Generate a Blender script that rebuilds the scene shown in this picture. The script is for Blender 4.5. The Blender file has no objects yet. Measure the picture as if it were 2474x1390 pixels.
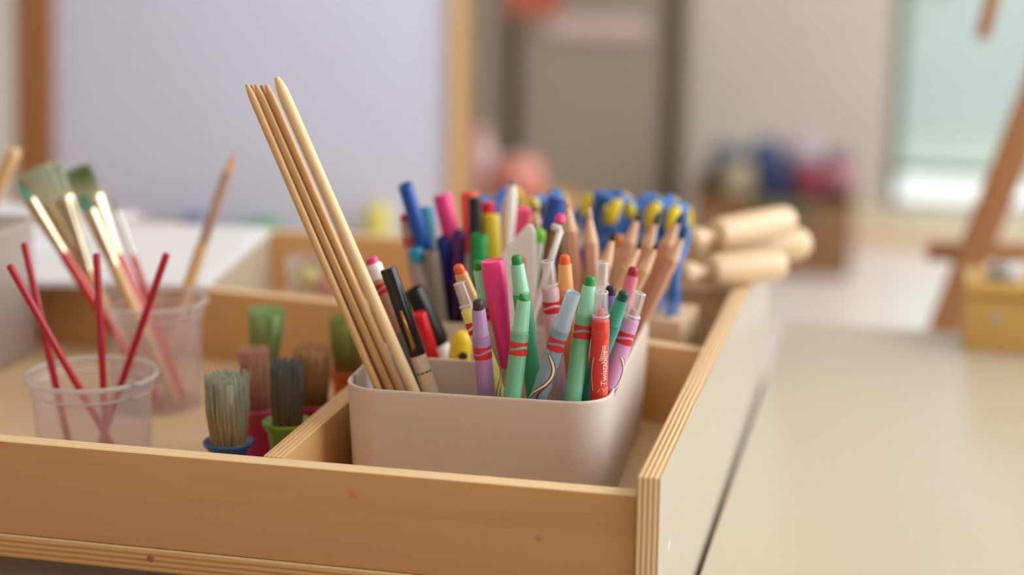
import bpy, bmesh, math, random
from mathutils import Vector, Matrix
random.seed(7)
S = bpy.context.scene
COL = S.collection
R = math.radians

# ------------------------------------------------------------------ camera
F_PX, CX, CY = 4190.0, 1237.0, 695.0
dY = Vector((1013, 945, -4190)).normalized()
dX = Vector((18387, -1120, 4190)).normalized()
dX = (dX - dY * dX.dot(dY)).normalized()
dZ = dX.cross(dY)
ROT = Matrix((dX, dY, dZ))                # camera axes -> world axes (cart: X along front, Y deep, Z up)
CAM = ROT @ (-Vector(((1597 - CX) / F_PX, -(1157 - CY) / F_PX, -1.0)) * 0.835) + Vector((0, 0, .65))
cam_d = bpy.data.cameras.new('camera')
cam = bpy.data.objects.new('camera', cam_d)
COL.objects.link(cam)
cam.matrix_world = Matrix.Translation(CAM) @ ROT.to_4x4()
cam_d.sensor_width = 36.0
cam_d.lens = F_PX * 36.0 / 2474.0
cam_d.clip_start = .02
cam_d.dof.use_dof = True
cam_d.dof.focus_distance = .908
cam_d.dof.aperture_fstop = cam_d.lens / 21.5
S.camera = cam

# ------------------------------------------------------------------ world, lights, exposure
S.view_settings.view_transform = 'Standard'
S.view_settings.look = 'None'
S.view_settings.gamma = 1.0
S.view_settings.use_curve_mapping = False
S.view_settings.exposure = -0.2
w = bpy.data.worlds.new('overcast_sky')
S.world = w
w.use_nodes = True
w.node_tree.nodes['Background'].inputs[0].default_value = (.98, .97, 1.0, 1)
w.node_tree.nodes['Background'].inputs[1].default_value = 4.2


def area(name, loc, target, sx, sy, power, col):
    d = bpy.data.lights.new(name, 'AREA')
    d.shape = 'RECTANGLE'
    d.size, d.size_y, d.energy, d.color = sx, sy, power, col
    o = bpy.data.objects.new(name, d)
    COL.objects.link(o)
    o.location = loc
    o.rotation_euler = (Vector(target) - Vector(loc)).to_track_quat('-Z', 'Y').to_euler()
    return o


area('window_daylight', (1.86, 1.25, 1.95), (0, 1.25, .75), 4.2, 1.6, 54, (1.0, .97, 1.0))
area('warm_fill_light', (.25, -1.75, 2.3), (-.2, .15, .6), 1.3, .8, 10.5, (1.0, .66, .40))  # added warm fill behind the camera, in place of bounce off the wood


# ------------------------------------------------------------------ helpers
def at(px, py, Y):
    d = ROT @ Vector(((px - CX) / F_PX, -(py - CY) / F_PX, -1.0))
    return CAM + d * ((Y - CAM.y) / d.y)


def atz(px, py, Z):
    d = ROT @ Vector(((px - CX) / F_PX, -(py - CY) / F_PX, -1.0))
    return CAM + d * ((Z - CAM.z) / d.z)


def lin(c):
    r = []
    for v in c[:3]:
        v = v / 255.0
        r.append(v / 12.92 if v <= .04045 else ((v + .055) / 1.055) ** 2.4)
    return (r[0], r[1], r[2], 1.0)


def new_mat(name):
    m = bpy.data.materials.new(name)
    m.use_nodes = True
    nt = m.node_tree
    return m, nt, nt.nodes['Principled BSDF']


def noise(nt, scale, stretch=(1, 1, 1), detail=3.0, dist=0.0):
    tc = nt.nodes.new('ShaderNodeTexCoord')
    mp = nt.nodes.new('ShaderNodeMapping')
    mp.inputs['Scale'].default_value = stretch
    nz = nt.nodes.new('ShaderNodeTexNoise')
    nz.inputs['Scale'].default_value = scale
    nz.inputs['Detail'].default_value = detail
    nz.inputs['Distortion'].default_value = dist
    nt.links.new(tc.outputs['Object'], mp.inputs[0])
    nt.links.new(mp.outputs[0], nz.inputs['Vector'])
    return nz


def ramp(nt, src, stops):
    r = nt.nodes.new('ShaderNodeValToRGB')
    e = r.color_ramp.elements
    while len(e) < len(stops):
        e.new(.5)
    for k, (p, c) in enumerate(stops):
        e[k].position = p
        e[k].color = c
    nt.links.new(src, r.inputs[0])
    return r


def plain(name, col, rough=.45, var=.06, scale=60, metal=0.0, coat=0.0, spec=.5, sss=0.0):
    """plastic, paint, metal: one colour with a faint mottling"""
    m, nt, b = new_mat(name)
    c = lin(col)
    nz = noise(nt, scale)
    a = tuple(max(0, v * (1 - var)) for v in c[:3]) + (1,)
    d = tuple(min(1, v * (1 + var)) for v in c[:3]) + (1,)
    rp = ramp(nt, nz.outputs['Fac'], [(.3, a), (.7, d)])
    nt.links.new(rp.outputs[0], b.inputs['Base Color'])
    b.inputs['Roughness'].default_value = rough
    b.inputs['Metallic'].default_value = metal
    b.inputs['Coat Weight'].default_value = coat
    b.inputs['Specular IOR Level'].default_value = spec
    if sss:
        b.inputs['Subsurface Weight'].default_value = sss
        b.inputs['Subsurface Radius'].default_value = (.004, .003, .003)
    return m


def wood(name, c1, c2, axis='X', scale=10, rough=.38, coat=.25, stains=()):
    m, nt, b = new_mat(name)
    st = {'X': (.08, 1.6, 1.6), 'Y': (1.6, .08, 1.6), 'Z': (1.6, 1.6, .08)}[axis]
    nz = noise(nt, scale, st, 6.0, 1.4)
    fine = noise(nt, scale * 14, st, 2.0)
    mx = nt.nodes.new('ShaderNodeMath')
    mx.operation = 'MULTIPLY_ADD'
    mx.inputs[1].default_value = .22
    nt.links.new(fine.outputs['Fac'], mx.inputs[0])
    nt.links.new(nz.outputs['Fac'], mx.inputs[2])
    rp = ramp(nt, mx.outputs[0], [(.38, lin(c2)), (.56, lin(c1)), (.82, lin(c1))])
    out = rp.outputs[0]
    for (pt, rad, col, strength) in stains:
        tc = nt.nodes.new('ShaderNodeTexCoord')
        vm = nt.nodes.new('ShaderNodeVectorMath')
        vm.operation = 'DISTANCE'
        vm.inputs[1].default_value = pt
        nt.links.new(tc.outputs['Object'], vm.inputs[0])
        mr = nt.nodes.new('ShaderNodeMapRange')
        mr.inputs['From Min'].default_value = rad * .3
        mr.inputs['From Max'].default_value = rad
        mr.inputs['To Min'].default_value = strength
        mr.inputs['To Max'].default_value = 0
        nt.links.new(vm.outputs['Value'], mr.inputs['Value'])
        mix = nt.nodes.new('ShaderNodeMix')
        mix.data_type = 'RGBA'
        nt.links.new(mr.outputs[0], mix.inputs['Factor'])
        nt.links.new(out, mix.inputs['A'])
        mix.inputs['B'].default_value = lin(col)
        out = mix.outputs['Result']
    nt.links.new(out, b.inputs['Base Color'])
    b.inputs['Roughness'].default_value = rough
    b.inputs['Coat Weight'].default_value = coat
    b.inputs['Coat Roughness'].default_value = .25
    bp = nt.nodes.new('ShaderNodeBump')
    bp.inputs['Strength'].default_value = .05
    bp.inputs['Distance'].default_value = .001
    nt.links.new(fine.outputs['Fac'], bp.inputs['Height'])
    nt.links.new(bp.outputs[0], b.inputs['Normal'])
    return m


def plywood(name, axis, period, c1, c2, rough=.5):
    """edge of a plywood board: alternating plies across the board's thickness"""
    m, nt, b = new_mat(name)
    tc = nt.nodes.new('ShaderNodeTexCoord')
    sp = nt.nodes.new('ShaderNodeSeparateXYZ')
    nt.links.new(tc.outputs['Object'], sp.inputs[0])
    nz = noise(nt, 30, (1, 1, 1), 4)
    nd = nt.nodes.new('ShaderNodeMath')
    nd.operation = 'MULTIPLY_ADD'
    nd.inputs[1].default_value = period * .25
    nt.links.new(nz.outputs['Fac'], nd.inputs[0])
    nt.links.new(sp.outputs[axis], nd.inputs[2])
    mu = nt.nodes.new('ShaderNodeMath')
    mu.operation = 'MULTIPLY'
    mu.inputs[1].default_value = 2 * math.pi / period
    nt.links.new(nd.outputs[0], mu.inputs[0])
    sn = nt.nodes.new('ShaderNodeMath')
    sn.operation = 'SINE'
    nt.links.new(mu.outputs[0], sn.inputs[0])
    mr = nt.nodes.new('ShaderNodeMapRange')
    mr.inputs['From Min'].default_value = -1
    nt.links.new(sn.outputs[0], mr.inputs['Value'])
    rp = ramp(nt, mr.outputs[0], [(.3, lin(c2)), (.62, lin(c1))])
    nt.links.new(rp.outputs[0], b.inputs['Base Color'])
    b.inputs['Roughness'].default_value = rough
    bp = nt.nodes.new('ShaderNodeBump')
    bp.inputs['Strength'].default_value = .25
    bp.inputs['Distance'].default_value = .0004
    nt.links.new(mr.outputs[0], bp.inputs['Height'])
    nt.links.new(bp.outputs[0], b.inputs['Normal'])
    return m


def clear(name, tint, solid=.12, rough=.08, fres=1.45):
    """thin clear or frosted plastic: see-through with a gloss and a little body of its own"""
    m, nt, b = new_mat(name)
    nz = noise(nt, 40)
    rp = ramp(nt, nz.outputs['Fac'], [(.2, tuple(v * .93 for v in lin(tint)[:3]) + (1,)), (.8, lin(tint))])
    nt.links.new(rp.outputs[0], b.inputs['Base Color'])
    b.inputs['Roughness'].default_value = rough
    tr = nt.nodes.new('ShaderNodeBsdfTransparent')
    tl = nt.nodes.new('ShaderNodeBsdfTranslucent')
    gl = nt.nodes.new('ShaderNodeBsdfGlossy')
    gl.inputs['Roughness'].default_value = rough
    tr.inputs[0].default_value = tuple(.5 + .5 * q for q in lin(tint)[:3]) + (1,)
    nt.links.new(rp.outputs[0], tl.inputs[0])
    body = nt.nodes.new('ShaderNodeMixShader')
    body.inputs[0].default_value = .5
    nt.links.new(b.outputs[0], body.inputs[1])
    nt.links.new(tl.outputs[0], body.inputs[2])
    a = nt.nodes.new('ShaderNodeMixShader')
    a.inputs[0].default_value = solid
    nt.links.new(tr.outputs[0], a.inputs[1])
    nt.links.new(body.outputs[0], a.inputs[2])
    lw = nt.nodes.new('ShaderNodeLayerWeight')
    lw.inputs[0].default_value = .5
    pw = nt.nodes.new('ShaderNodeMath')
    pw.operation = 'POWER'
    pw.inputs[1].default_value = 4.0
    nt.links.new(lw.outputs['Facing'], pw.inputs[0])
    fr = nt.nodes.new('ShaderNodeMapRange')
    fr.inputs['To Min'].default_value = (fres - 1) ** 2 / (fres + 1) ** 2
    fr.inputs['To Max'].default_value = .7
    nt.links.new(pw.outputs[0], fr.inputs['Value'])
    c = nt.nodes.new('ShaderNodeMixShader')
    nt.links.new(fr.outputs[0], c.inputs[0])
    nt.links.new(a.outputs[0], c.inputs[1])
    nt.links.new(gl.outputs[0], c.inputs[2])
    nt.links.new(c.outputs[0], nt.nodes['Material Output'].inputs[0])
    return m


def hair(name, low, high, z0, z1):
    """bristles: natural hair below, dried paint towards the tips"""
    m, nt, b = new_mat(name)
    tc = nt.nodes.new('ShaderNodeTexCoord')
    sp = nt.nodes.new('ShaderNodeSeparateXYZ')
    nt.links.new(tc.outputs['Object'], sp.inputs[0])
    nz = noise(nt, 160, (1, 1, .15), 2)
    ad = nt.nodes.new('ShaderNodeMath')
    ad.operation = 'MULTIPLY_ADD'
    ad.inputs[1].default_value = (z1 - z0) * .7
    nt.links.new(nz.outputs['Fac'], ad.inputs[0])
    nt.links.new(sp.outputs[2], ad.inputs[2])
    mr = nt.nodes.new('ShaderNodeMapRange')
    mr.inputs['From Min'].default_value = z0 + (z1 - z0) * .35
    mr.inputs['From Max'].default_value = z1 + (z1 - z0) * .35
    nt.links.new(ad.outputs[0], mr.inputs['Value'])
    rp = ramp(nt, mr.outputs[0], [(.15, lin(low)), (.85, lin(high))])
    nt.links.new(rp.outputs[0], b.inputs['Base Color'])
    b.inputs['Roughness'].default_value = .7
    return m


MATS = {}


def pm(name, col, **k):
    if name not in MATS:
        MATS[name] = plain(name, col, **k)
    return MATS[name]


# ---- mesh building
def mesh_obj(name, verts, faces, mats, parent=None, smooth=True, loc=None, idx=None, auto=None):
    me = bpy.data.meshes.new(name)
    me.from_pydata([tuple(v) for v in verts], [], faces)
    for m in (mats if isinstance(mats, (list, tuple)) else [mats]):
        me.materials.append(m)
    if idx:
        for p, i in zip(me.polygons, idx):
            p.material_index = i
    if smooth:
        for p in me.polygons:
            p.use_smooth = True
        if auto:
            me.set_sharp_from_angle(angle=R(auto))
    me.update()
    o = bpy.data.objects.new(name, me)
    COL.objects.link(o)
    if parent:
        o.parent = parent
    if loc is not None:
        o.location = loc
    return o


class MB:
    def __init__(self):
        self.v, self.f, self.i = [], [], []

    def add(self, v, f, i=0, mtx=None):
        n = len(self.v)
        self.v += [mtx @ Vector(p) if mtx else Vector(p) for p in v]
        self.f += [tuple(n + k for k in q) for q in f]
        self.i += [i] * len(f)
        return self

    def build(self, name, mats, parent=None, smooth=True, loc=None, auto=35):
        return mesh_obj(name, self.v, self.f, mats, parent, smooth, loc, self.i, auto)


def lathe(prof, seg=20, sx=1.0, sy=1.0):
    v, f, rows = [], [], []
    for (r, z) in prof:
        if r <= 1e-7:
            rows.append([len(v)])
            v.append((0, 0, z))
        else:
            rows.append(list(range(len(v), len(v) + seg)))
            v += [(r * sx * math.cos(2 * math.pi * k / seg), r * sy * math.sin(2 * math.pi * k / seg), z) for k in range(seg)]
    for a, b in zip(rows, rows[1:]):
        for k in range(seg):
            k2 = (k + 1) % seg
            if len(a) == 1 and len(b) == 1:
                continue
            if len(a) == 1:
                f.append((a[0], b[k2], b[k]))
            elif len(b) == 1:
                f.append((a[k], a[k2], b[0]))
            else:
                f.append((a[k], a[k2], b[k2], b[k]))
    return v, f


def sweep(path, rad, seg=10, closed=False, flat=1.0):
    """tube along a path; rad a number or list; flat squeezes the tube along local Y"""
    n = len(path)
    path = [Vector(p) for p in path]
    rad = rad if isinstance(rad, (list, tuple)) else [rad] * n
    v, f = [], []
    for k in range(n):
        a = path[k - 1] if (k or closed) else path[k]
        b = path[(k + 1) % n] if (k < n - 1 or closed) else path[k]
        t = (b - a).normalized()
        s = Vector((0, 1, 0)) if abs(t.y) < .9 else Vector((1, 0, 0))
        u = t.cross(s).normalized()
        s = u.cross(t)
        for j in range(seg):
            q = 2 * math.pi * j / seg
            v.append(path[k] + u * (math.cos(q) * rad[k]) + s * (math.sin(q) * rad[k] * flat))
    for k in range(n if closed else n - 1):
        a, b = k * seg, ((k + 1) % n) * seg
        for j in range(seg):
            j2 = (j + 1) % seg
            f.append((a + j, b + j, b + j2, a + j2))
    if not closed:
        f.append(tuple(range(seg)))
        f.append(tuple(range((n - 1) * seg, n * seg))[::-1])
    return v, f


def box_vf(x0, x1, y0, y1, z0, z1, bevel=0.0, seg=2):
    bm = bmesh.new()
    bmesh.ops.create_cube(bm, size=1.0)
    for q in bm.verts:
        q.co = Vector(((x0 + x1) / 2 + q.co.x * (x1 - x0), (y0 + y1) / 2 + q.co.y * (y1 - y0), (z0 + z1) / 2 + q.co.z * (z1 - z0)))
    if bevel:
        bmesh.ops.bevel(bm, geom=bm.edges[:], offset=bevel, segments=seg, affect='EDGES', profile=.6)
    bm.normal_update()
    v = [q.co.copy() for q in bm.verts]
    f = [tuple(q.index for q in p.verts) for p in bm.faces]
    nn = [p.normal.copy() for p in bm.faces]
    bm.free()
    return v, f, nn


def box(name, x0, x1, y0, y1, z0, z1, mats, parent=None, bevel=.0012, thick=None, loc=None):
    """box; with thick=axis the faces seen edge-on take mats[1] (plywood edge)"""
    v, f, nn = box_vf(x0, x1, y0, y1, z0, z1, bevel)
    idx = None
    if thick is not None:
        idx = [0 if abs(q[thick]) > .75 else 1 for q in nn]
    return mesh_obj(name, v, f, mats, parent, True, loc, idx, 35)


def beam(name, a, b, wx, wy, mat, parent=None, bevel=.002, up=(0, 1, 0)):
    """square bar between two points"""
    a, b = Vector(a), Vector(b)
    t = (b - a)
    L = t.length
    t.normalize()
    y = Vector(up) - t * Vector(up).dot(t)
    y.normalize()
    x = y.cross(t)
    M = Matrix((x, y, t)).transposed().to_4x4()
    M.translation = a
    v, f, nn = box_vf(-wx / 2, wx / 2, -wy / 2, wy / 2, 0, L, bevel)
    return mesh_obj(name, [M @ q for q in v], f, mat, parent, True, None, None, 35)


def tag(o, label=None, cat=None, group=None, kind=None):
    for k, v in (('label', label), ('category', cat), ('group', group), ('kind', kind)):
        if v:
            o[k] = v
    return o


def root(name, label, cat, mtx=None, group=None):
    o = bpy.data.objects.new(name, None)
    o.empty_display_size = .01
    COL.objects.link(o)
    if mtx is not None:
        o.matrix_world = mtx if isinstance(mtx, Matrix) else Matrix.Translation(mtx)
    return tag(o, label, cat, group)


def axis_mtx(base, top):
    """frame at base, Z to top, local -Y turned to the camera's side"""
    base, top = Vector(base), Vector(top)
    z = (top - base).normalized()
    y = (base - CAM)
    y = (y - z * y.dot(z)).normalized()
    x = y.cross(z)
    M = Matrix((x, y, z)).transposed().to_4x4()
    M.translation = base
    return M, (top - base).length


# ------------------------------------------------------------------ materials
PLY1, PLY2 = (244, 218, 176), (202, 154, 98)
M_front = wood('birch_veneer_front', (200, 152, 98), (190, 141, 88), 'X', 12, .42, .15,
               stains=[((-.157, .003, .6265), .0035, (205, 92, 92), .55), ((-.0607, .003, .612), .002, (150, 90, 60), .6),
                       ((-.353, .004, .639), .006, (200, 90, 70), .5)])
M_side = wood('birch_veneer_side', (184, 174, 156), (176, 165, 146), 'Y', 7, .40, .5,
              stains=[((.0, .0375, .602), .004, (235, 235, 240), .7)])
M_inner = wood('birch_veneer_inner', (214, 168, 112), (204, 156, 98), 'X', 9, .42, .2)
M_floor_in = wood('birch_tray_floor', (224, 196, 154), (216, 184, 138), 'X', 9, .4, .2)
M_plyx = plywood('ply_edge_x', 0, .00262, PLY1, PLY2)
M_plyy = plywood('ply_edge_y', 1, .00262, (242, 214, 170), (228, 192, 142))
M_plyz = plywood('ply_edge_z', 2, .0030, (208, 164, 106), (182, 132, 76))
M_plyx2 = plywood('ply_edge_divider', 0, .00262, (230, 192, 142), (212, 168, 114))
M_table = wood('table_laminate', (212, 200, 178), (206, 193, 170), 'Y', 4, .34, .4)
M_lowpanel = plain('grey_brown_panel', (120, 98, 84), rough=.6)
M_bin = plain('bin_plastic', (222, 204, 192), rough=.45, var=.015, sss=.08)
M_stick = wood('bamboo', (214, 172, 118), (190, 142, 88), 'Z', 40, .5, .05)
M_stick_shade = wood('gap_shade_bamboo', (164, 116, 70), (140, 94, 52), 'Z', 40, .5, .05)  # bamboo darkened to paint in the shade between the sticks
M_stick2 = wood('pale_bamboo', (236, 206, 158), (222, 188, 136), 'Z', 40, .5, .05)
M_redwood = pm('red_stick_plastic', (176, 26, 48), rough=.28)
M_pencil = wood('cedar_pencil', (204, 150, 122), (186, 130, 102), 'Z', 60, .5, .1)
M_pencil2 = wood('limewood_pencil', (196, 156, 114), (180, 138, 96), 'Z', 60, .5, .1)
M_cone = wood('sharpened_wood', (222, 182, 148), (208, 164, 130), 'Z', 60, .6, 0)
M_brushwood = wood('brush_handle_wood', (222, 184, 132), (206, 164, 110), 'Z', 50, .45, .2)
M_ferrule = plain('brass_ferrule', (212, 196, 166), rough=.22, metal=1.0)
M_ferrule2 = plain('steel_ferrule', (188, 184, 176), rough=.25, metal=1.0)
M_redpaint = pm('red_lacquer', (196, 36, 34), rough=.25, coat=.4)
M_black = pm('black_plastic', (26, 25, 26), rough=.22)
M_white = pm('white_plastic', (242, 240, 238), rough=.4)
M_grey = pm('grey_plastic', (136, 124, 112), rough=.5)
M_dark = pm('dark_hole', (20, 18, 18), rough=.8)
M_lead = pm('graphite', (44, 42, 42), rough=.35)
M_paper = plain('white_paper', (232, 232, 236), rough=.8, var=.02)
M_clear = clear('clear_plastic', (255, 253, 253), .13, .05, 1.7)
M_edge_glint = clear('edge_glint_plastic', (255, 253, 253), .5, .06, 1.6)  # whiter plastic that paints bright edge highlights on the twist ends
M_cup = clear('frosted_cup_plastic', (252, 246, 248), .19, .3, 1.35)
M_tub = clear('frosted_tub_plastic', (224, 212, 206), .6, .45, 1.3)
M_jar = clear('clear_jar_plastic', (240, 238, 236), .18, .1)
M_ledge = wood('easel_pine', (202, 146, 84), (186, 128, 68), 'Z', 8, .5, .1)
M_easeldark = wood('easel_brown', (176, 124, 82), (160, 110, 70), 'Z', 8, .5, .1)
M_roller = wood('beech_roller', (224, 194, 156), (212, 178, 138), 'Z', 20, .42, .25)
M_yellow = pm('yellow_grip', (222, 202, 34), rough=.45)
M_blue = pm('blue_handle', (48, 112, 190), rough=.35)
M_steel = plain('blade_steel', (190, 192, 196), rough=.25, metal=1.0)

# ------------------------------------------------------------------ room
M_wall = plain('beige_wall_paint', (208, 200, 190), rough=.85, var=.02, scale=3)
M_floor = wood('pale_floor_boards', (240, 230, 224), (234, 223, 215), 'X', 3, .3, .5)
M_ceil = plain('white_ceiling', (225, 220, 212), rough=.9, var=.02, scale=3)
XL, XR, YF, YB, ZC = -2.4, 1.9, -2.8, 4.2, 3.0


def struct(name, mats, boxes, bevel=0.0):
    b = MB()
    for q in boxes:
        v, f, nn = box_vf(*q, bevel=bevel)
        b.add(v, f)
    o = b.build(name, mats, smooth=False)
    o['kind'] = 'structure'
    return o


struct('floor', M_floor, [(XL, XR, YF, YB, -.08, 0)])
struct('ceiling', M_ceil, [(XL, XR, YF, YB, ZC, ZC + .08)])
struct('wall_left', M_wall, [(XL - .1, XL, YF, YB, 0, ZC)])
struct('wall_front', M_wall, [(XL, XR, YF - .1, YF, 0, ZC)])
# back wall with a tall window, right wall with a wide one
WX0, WX1, WZ0, WZ1 = .03, 1.75, .064, 2.25
struct('wall_back', M_wall, [(XL, WX0, YB, YB + .14, 0, ZC), (WX1, XR, YB, YB + .14, 0, ZC), (WX0, WX1, YB, YB + .14, WZ1, ZC), (WX0, WX1, YB, YB + .14, 0, WZ0)])
struct('wall_right', M_wall, [(XR, XR + .14, YF, -.9, 0, ZC), (XR, XR + .14, 3.4, YB + .14, 0, ZC), (XR, XR + .14, -.9, 3.4, 0, .35), (XR, XR + .14, -.9, 3.4, 2.82, ZC)])
M_frame = plain('window_frame_paint', (120, 124, 116), rough=.5)
M_glass = clear('window_glass', (236, 244, 242), .03, .02)
win = struct('window_1', M_frame, [(WX0, WX0 + .035, YB + .03, YB + .09, WZ0, WZ1), (WX1 - .035, WX1, YB + .03, YB + .09, WZ0, WZ1), (WX0, WX1, YB + .03, YB + .09, WZ0, WZ0 + .008), (WX0, WX1, YB + .03, YB + .09, WZ1 - .035, WZ1), (.88, .91, YB + .03, YB + .09, WZ0, WZ1), (WX0, WX1, YB + .03, YB + .09, .150, .172)], .003)
g = box('glass', WX0 + .03, WX1 - .03, YB + .055, YB + .063, WZ0 + .03, WZ1 - .03, M_glass, win, 0)
win2 = struct('window_2', M_frame, [(XR + .03, XR + .09, -.9, -.86, .35, 2.82), (XR + .03, XR + .09, 3.36, 3.4, .35, 2.82), (XR + .03, XR + .09, -.9, 3.4, .35, .39), (XR + .03, XR + .09, -.9, 3.4, 2.78, 2.82), (XR + .03, XR + .09, 1.22, 1.26, .35, 2.82)], .003)
box('glass', XR + .055, XR + .063, -.87, 3.37, .38, 2.79, M_glass, win2, 0)
struct('baseboard_back', wood('pale_plinth_wood', (222, 200, 168), (212, 188, 152), 'X', 5, .4, .3), [(-.09, XR, YB - .30, YB, 0, .062)], .004)

# outside: paving, a pale building and a loose tree
struct('ground', plain('pale_lawn', (166, 176, 162), rough=.9, scale=2), [(-6, 12, 5.7, 22, -.3, -.05)])
struct('path', plain('white_terrace', (226, 226, 222), rough=.9, scale=2), [(-6, 12, YB + .15, 5.7, -.3, -.04)])
b0 = root('neighbour_building', 'pale blue-green rendered building seen beyond the tall window', 'building', (1.5, 6.9, -.05))
box('facade', -4, 6, 0, 2, 0, 4, plain('pale_render', (188, 195, 195), rough=.9, var=.08, scale=.6), b0, .01)
for k in range(4):
    box('window', -2.2 + k * 1.7, -1.3 + k * 1.7, -.03, .01, .6, 2.2, pm('outside_window', (178, 194, 198), rough=.2), b0, .01)


def foliage(n, rx, rz, size, rng):
    b = MB()
    for _ in range(n):
        d = Vector((rng.gauss(0, 1), rng.gauss(0, 1), rng.gauss(0, 1))).normalized() * (rng.random() ** .4)
        p = Vector((d.x * rx, d.y * rx, d.z * rz))
        t = Vector((rng.gauss(0, 1), rng.gauss(0, 1), rng.gauss(0, 1))).normalized()
        u = t.orthogonal().normalized()
        s = size * rng.uniform(.6, 1.2)
        b.add([p - t * s, p + u * s * .45, p + t * s, p - u * s * .45], [(0, 1, 2, 3)])
    return b


for (x_, y_, rx, rz, sd, lb) in ((-.12, 6.3, .22, .62, 3, 'narrow pale shrub outside, at the inner edge of the tall window'),):
    tr = root('shrub', lb, 'shrub', (x_, y_, -.05))
    fo = foliage(1500, rx, rz, .045, random.Random(sd)).build('foliage', pm('pale_leaf', (174, 190, 170), rough=.6), tr, False, (0, 0, rz + .08))
    fo['kind'] = 'stuff'
    v, f = sweep([(0, 0, 0), (.01, 0, rz * .5), (0, .01, rz)], [.022, .016, .008], 8)
    mesh_obj('stem', v, f, pm('bark', (120, 108, 92), rough=.9), tr)

# ------------------------------------------------------------------ table beside the cart
tb = root('art_table', 'long cream laminate table standing beside the wooden art cart', 'table', (.6, .1, 0))
TX0, TX1, TY0, TY1, TZ = .0035, 1.3, -.75, .775, .543
box('tabletop', TX0 - .6, TX1 - .6, TY0 - .1, TY1 - .1, TZ - .025, TZ, M_table, tb, .002)
for sx in (TX0 - .6 + .03, TX1 - .6 - .07):
    for sy in (TY0 - .1 + .03, TY1 - .1 - .09):
        box('leg', sx, sx + .04, sy, sy + .04, 0, TZ - .025, M_side, tb, .003)

# ------------------------------------------------------------------ the art cart
ct = root('art_cart', 'birch plywood art cart with a divided tray of art supplies on top', 'cart', (0, 0, 0))
CT, FT, BT, BB = .65, .639, .5865, .5745        # side top, front/inner top, tray floor, tray underside
box('side_panel', -.012, 0, 0, .60, .05, CT, [M_side, M_plyx], ct, .0012, 0)
box('side_panel', -.842, -.830, 0, .60, .05, CT, [M_side, M_plyx], ct, .0012, 0)
box('front_panel', -.830, -.0122, .003, .015, BT, FT, [M_front, M_plyy], ct, .0022, 1)
box('tray_floor', -.830, -.012, .0005, .588, BB, BT, [M_floor_in, M_plyz], ct, .0008, 2)
box('divider', -.210, -.198, .015, .338, BT, FT, [M_inner, M_plyx2], ct, .0015, 0)
box('divider', -.437, -.425, .388, .588, BT, FT, [M_side, M_plyx2], ct, .0015, 0)
box('back_panel', -.830, -.012, .588, .600, .3, FT, [M_inner, M_plyy], ct, .0015, 1)


def skew_panel(name, a, b, th, z0, z1):
    a, b = Vector(a), Vector(b)
    d = (b - a)
    ang = math.atan2(d.y, d.x)
    o = box(name, 0, d.length, 0, th, z0, z1, [M_inner, M_plyy], ct, .0016, 1, (a.x, a.y, 0))
    o.rotation_euler = (0, 0, ang)
    return o


skew_panel('cross_panel', (-.824, .426), (-.21, .340), .012, BT, FT)
skew_panel('cross_panel', (-.198, .336), (-.0125, .284), .012, BT, FT)
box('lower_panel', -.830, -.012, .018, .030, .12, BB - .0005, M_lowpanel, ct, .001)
box('bottom_shelf', -.830, -.012, .03, .588, .10, .112, [M_floor_in, M_plyz], ct, .0008, 2)
for sx in (-.826, -.046):
    for sy in (.03, .53):
        v, f = lathe([(0, 0), (.02, 0), (.021, .004), (.021, .04), (.016, .046), (.01, .05), (.01, .1), (0, .1)], 16)
        mesh_obj('caster', v, f, M_black, ct, True, (sx + .02, sy, 0), None, 40)
v, f = lathe([(0, .0006), (.0016, .0006), (.0022, 0), (.0022, -.001), (0, -.001)], 14)
for (px, py) in ((365, 1350),):
    q = at(px, py, .0005)
    o = mesh_obj('screw', v, f, pm('brown_screw', (150, 104, 62), rough=.5), ct, True, q)
    o.rotation_euler = (R(90), 0, 0)

# ------------------------------------------------------------------ beige bin with three cells
TH = R(2.4)
B0 = Vector((-.1122, .0668, BT))
BINM = Matrix.Translation(B0) @ Matrix.Rotation(TH, 4, 'Z')
bn = root('desk_bin', 'beige plastic bin with rounded corners and three cells of pens and sticks', 'bin', BINM)
BW, BD, BH = .146, .219, .0775


def rrect(w_, d_, rad, inset, z, n=8):
    """rounded rectangle outline, x centred, y from 0"""
    pts = []
    x1, y0, y1 = w_ / 2 - inset, inset, d_ - inset
    rr = max(.002, rad - inset)
    for (cx_, cy_, a0) in ((x1 - rr, y0 + rr, -90), (x1 - rr, y1 - rr, 0), (-x1 + rr, y1 - rr, 90), (-x1 + rr, y0 + rr, 180)):
        for k in range(n + 1):
            a = R(a0 + 90 * k / n)
            pts.append(Vector((cx_ + rr * math.cos(a), cy_ + rr * math.sin(a), z)))
    return pts


def loft(rows, cap0=True, cap1=True):
    v, f = [], []
    n = len(rows[0])
    for r_ in rows:
        v += r_
    for k in range(len(rows) - 1):
        for j in range(n):
            j2 = (j + 1) % n
            f.append((k * n + j, k * n + j2, (k + 1) * n + j2, (k + 1) * n + j))
    if cap0:
        f.append(tuple(range(n))[::-1])
    if cap1:
        f.append(tuple(range((len(rows) - 1) * n, len(rows) * n)))
    return v, f


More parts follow.
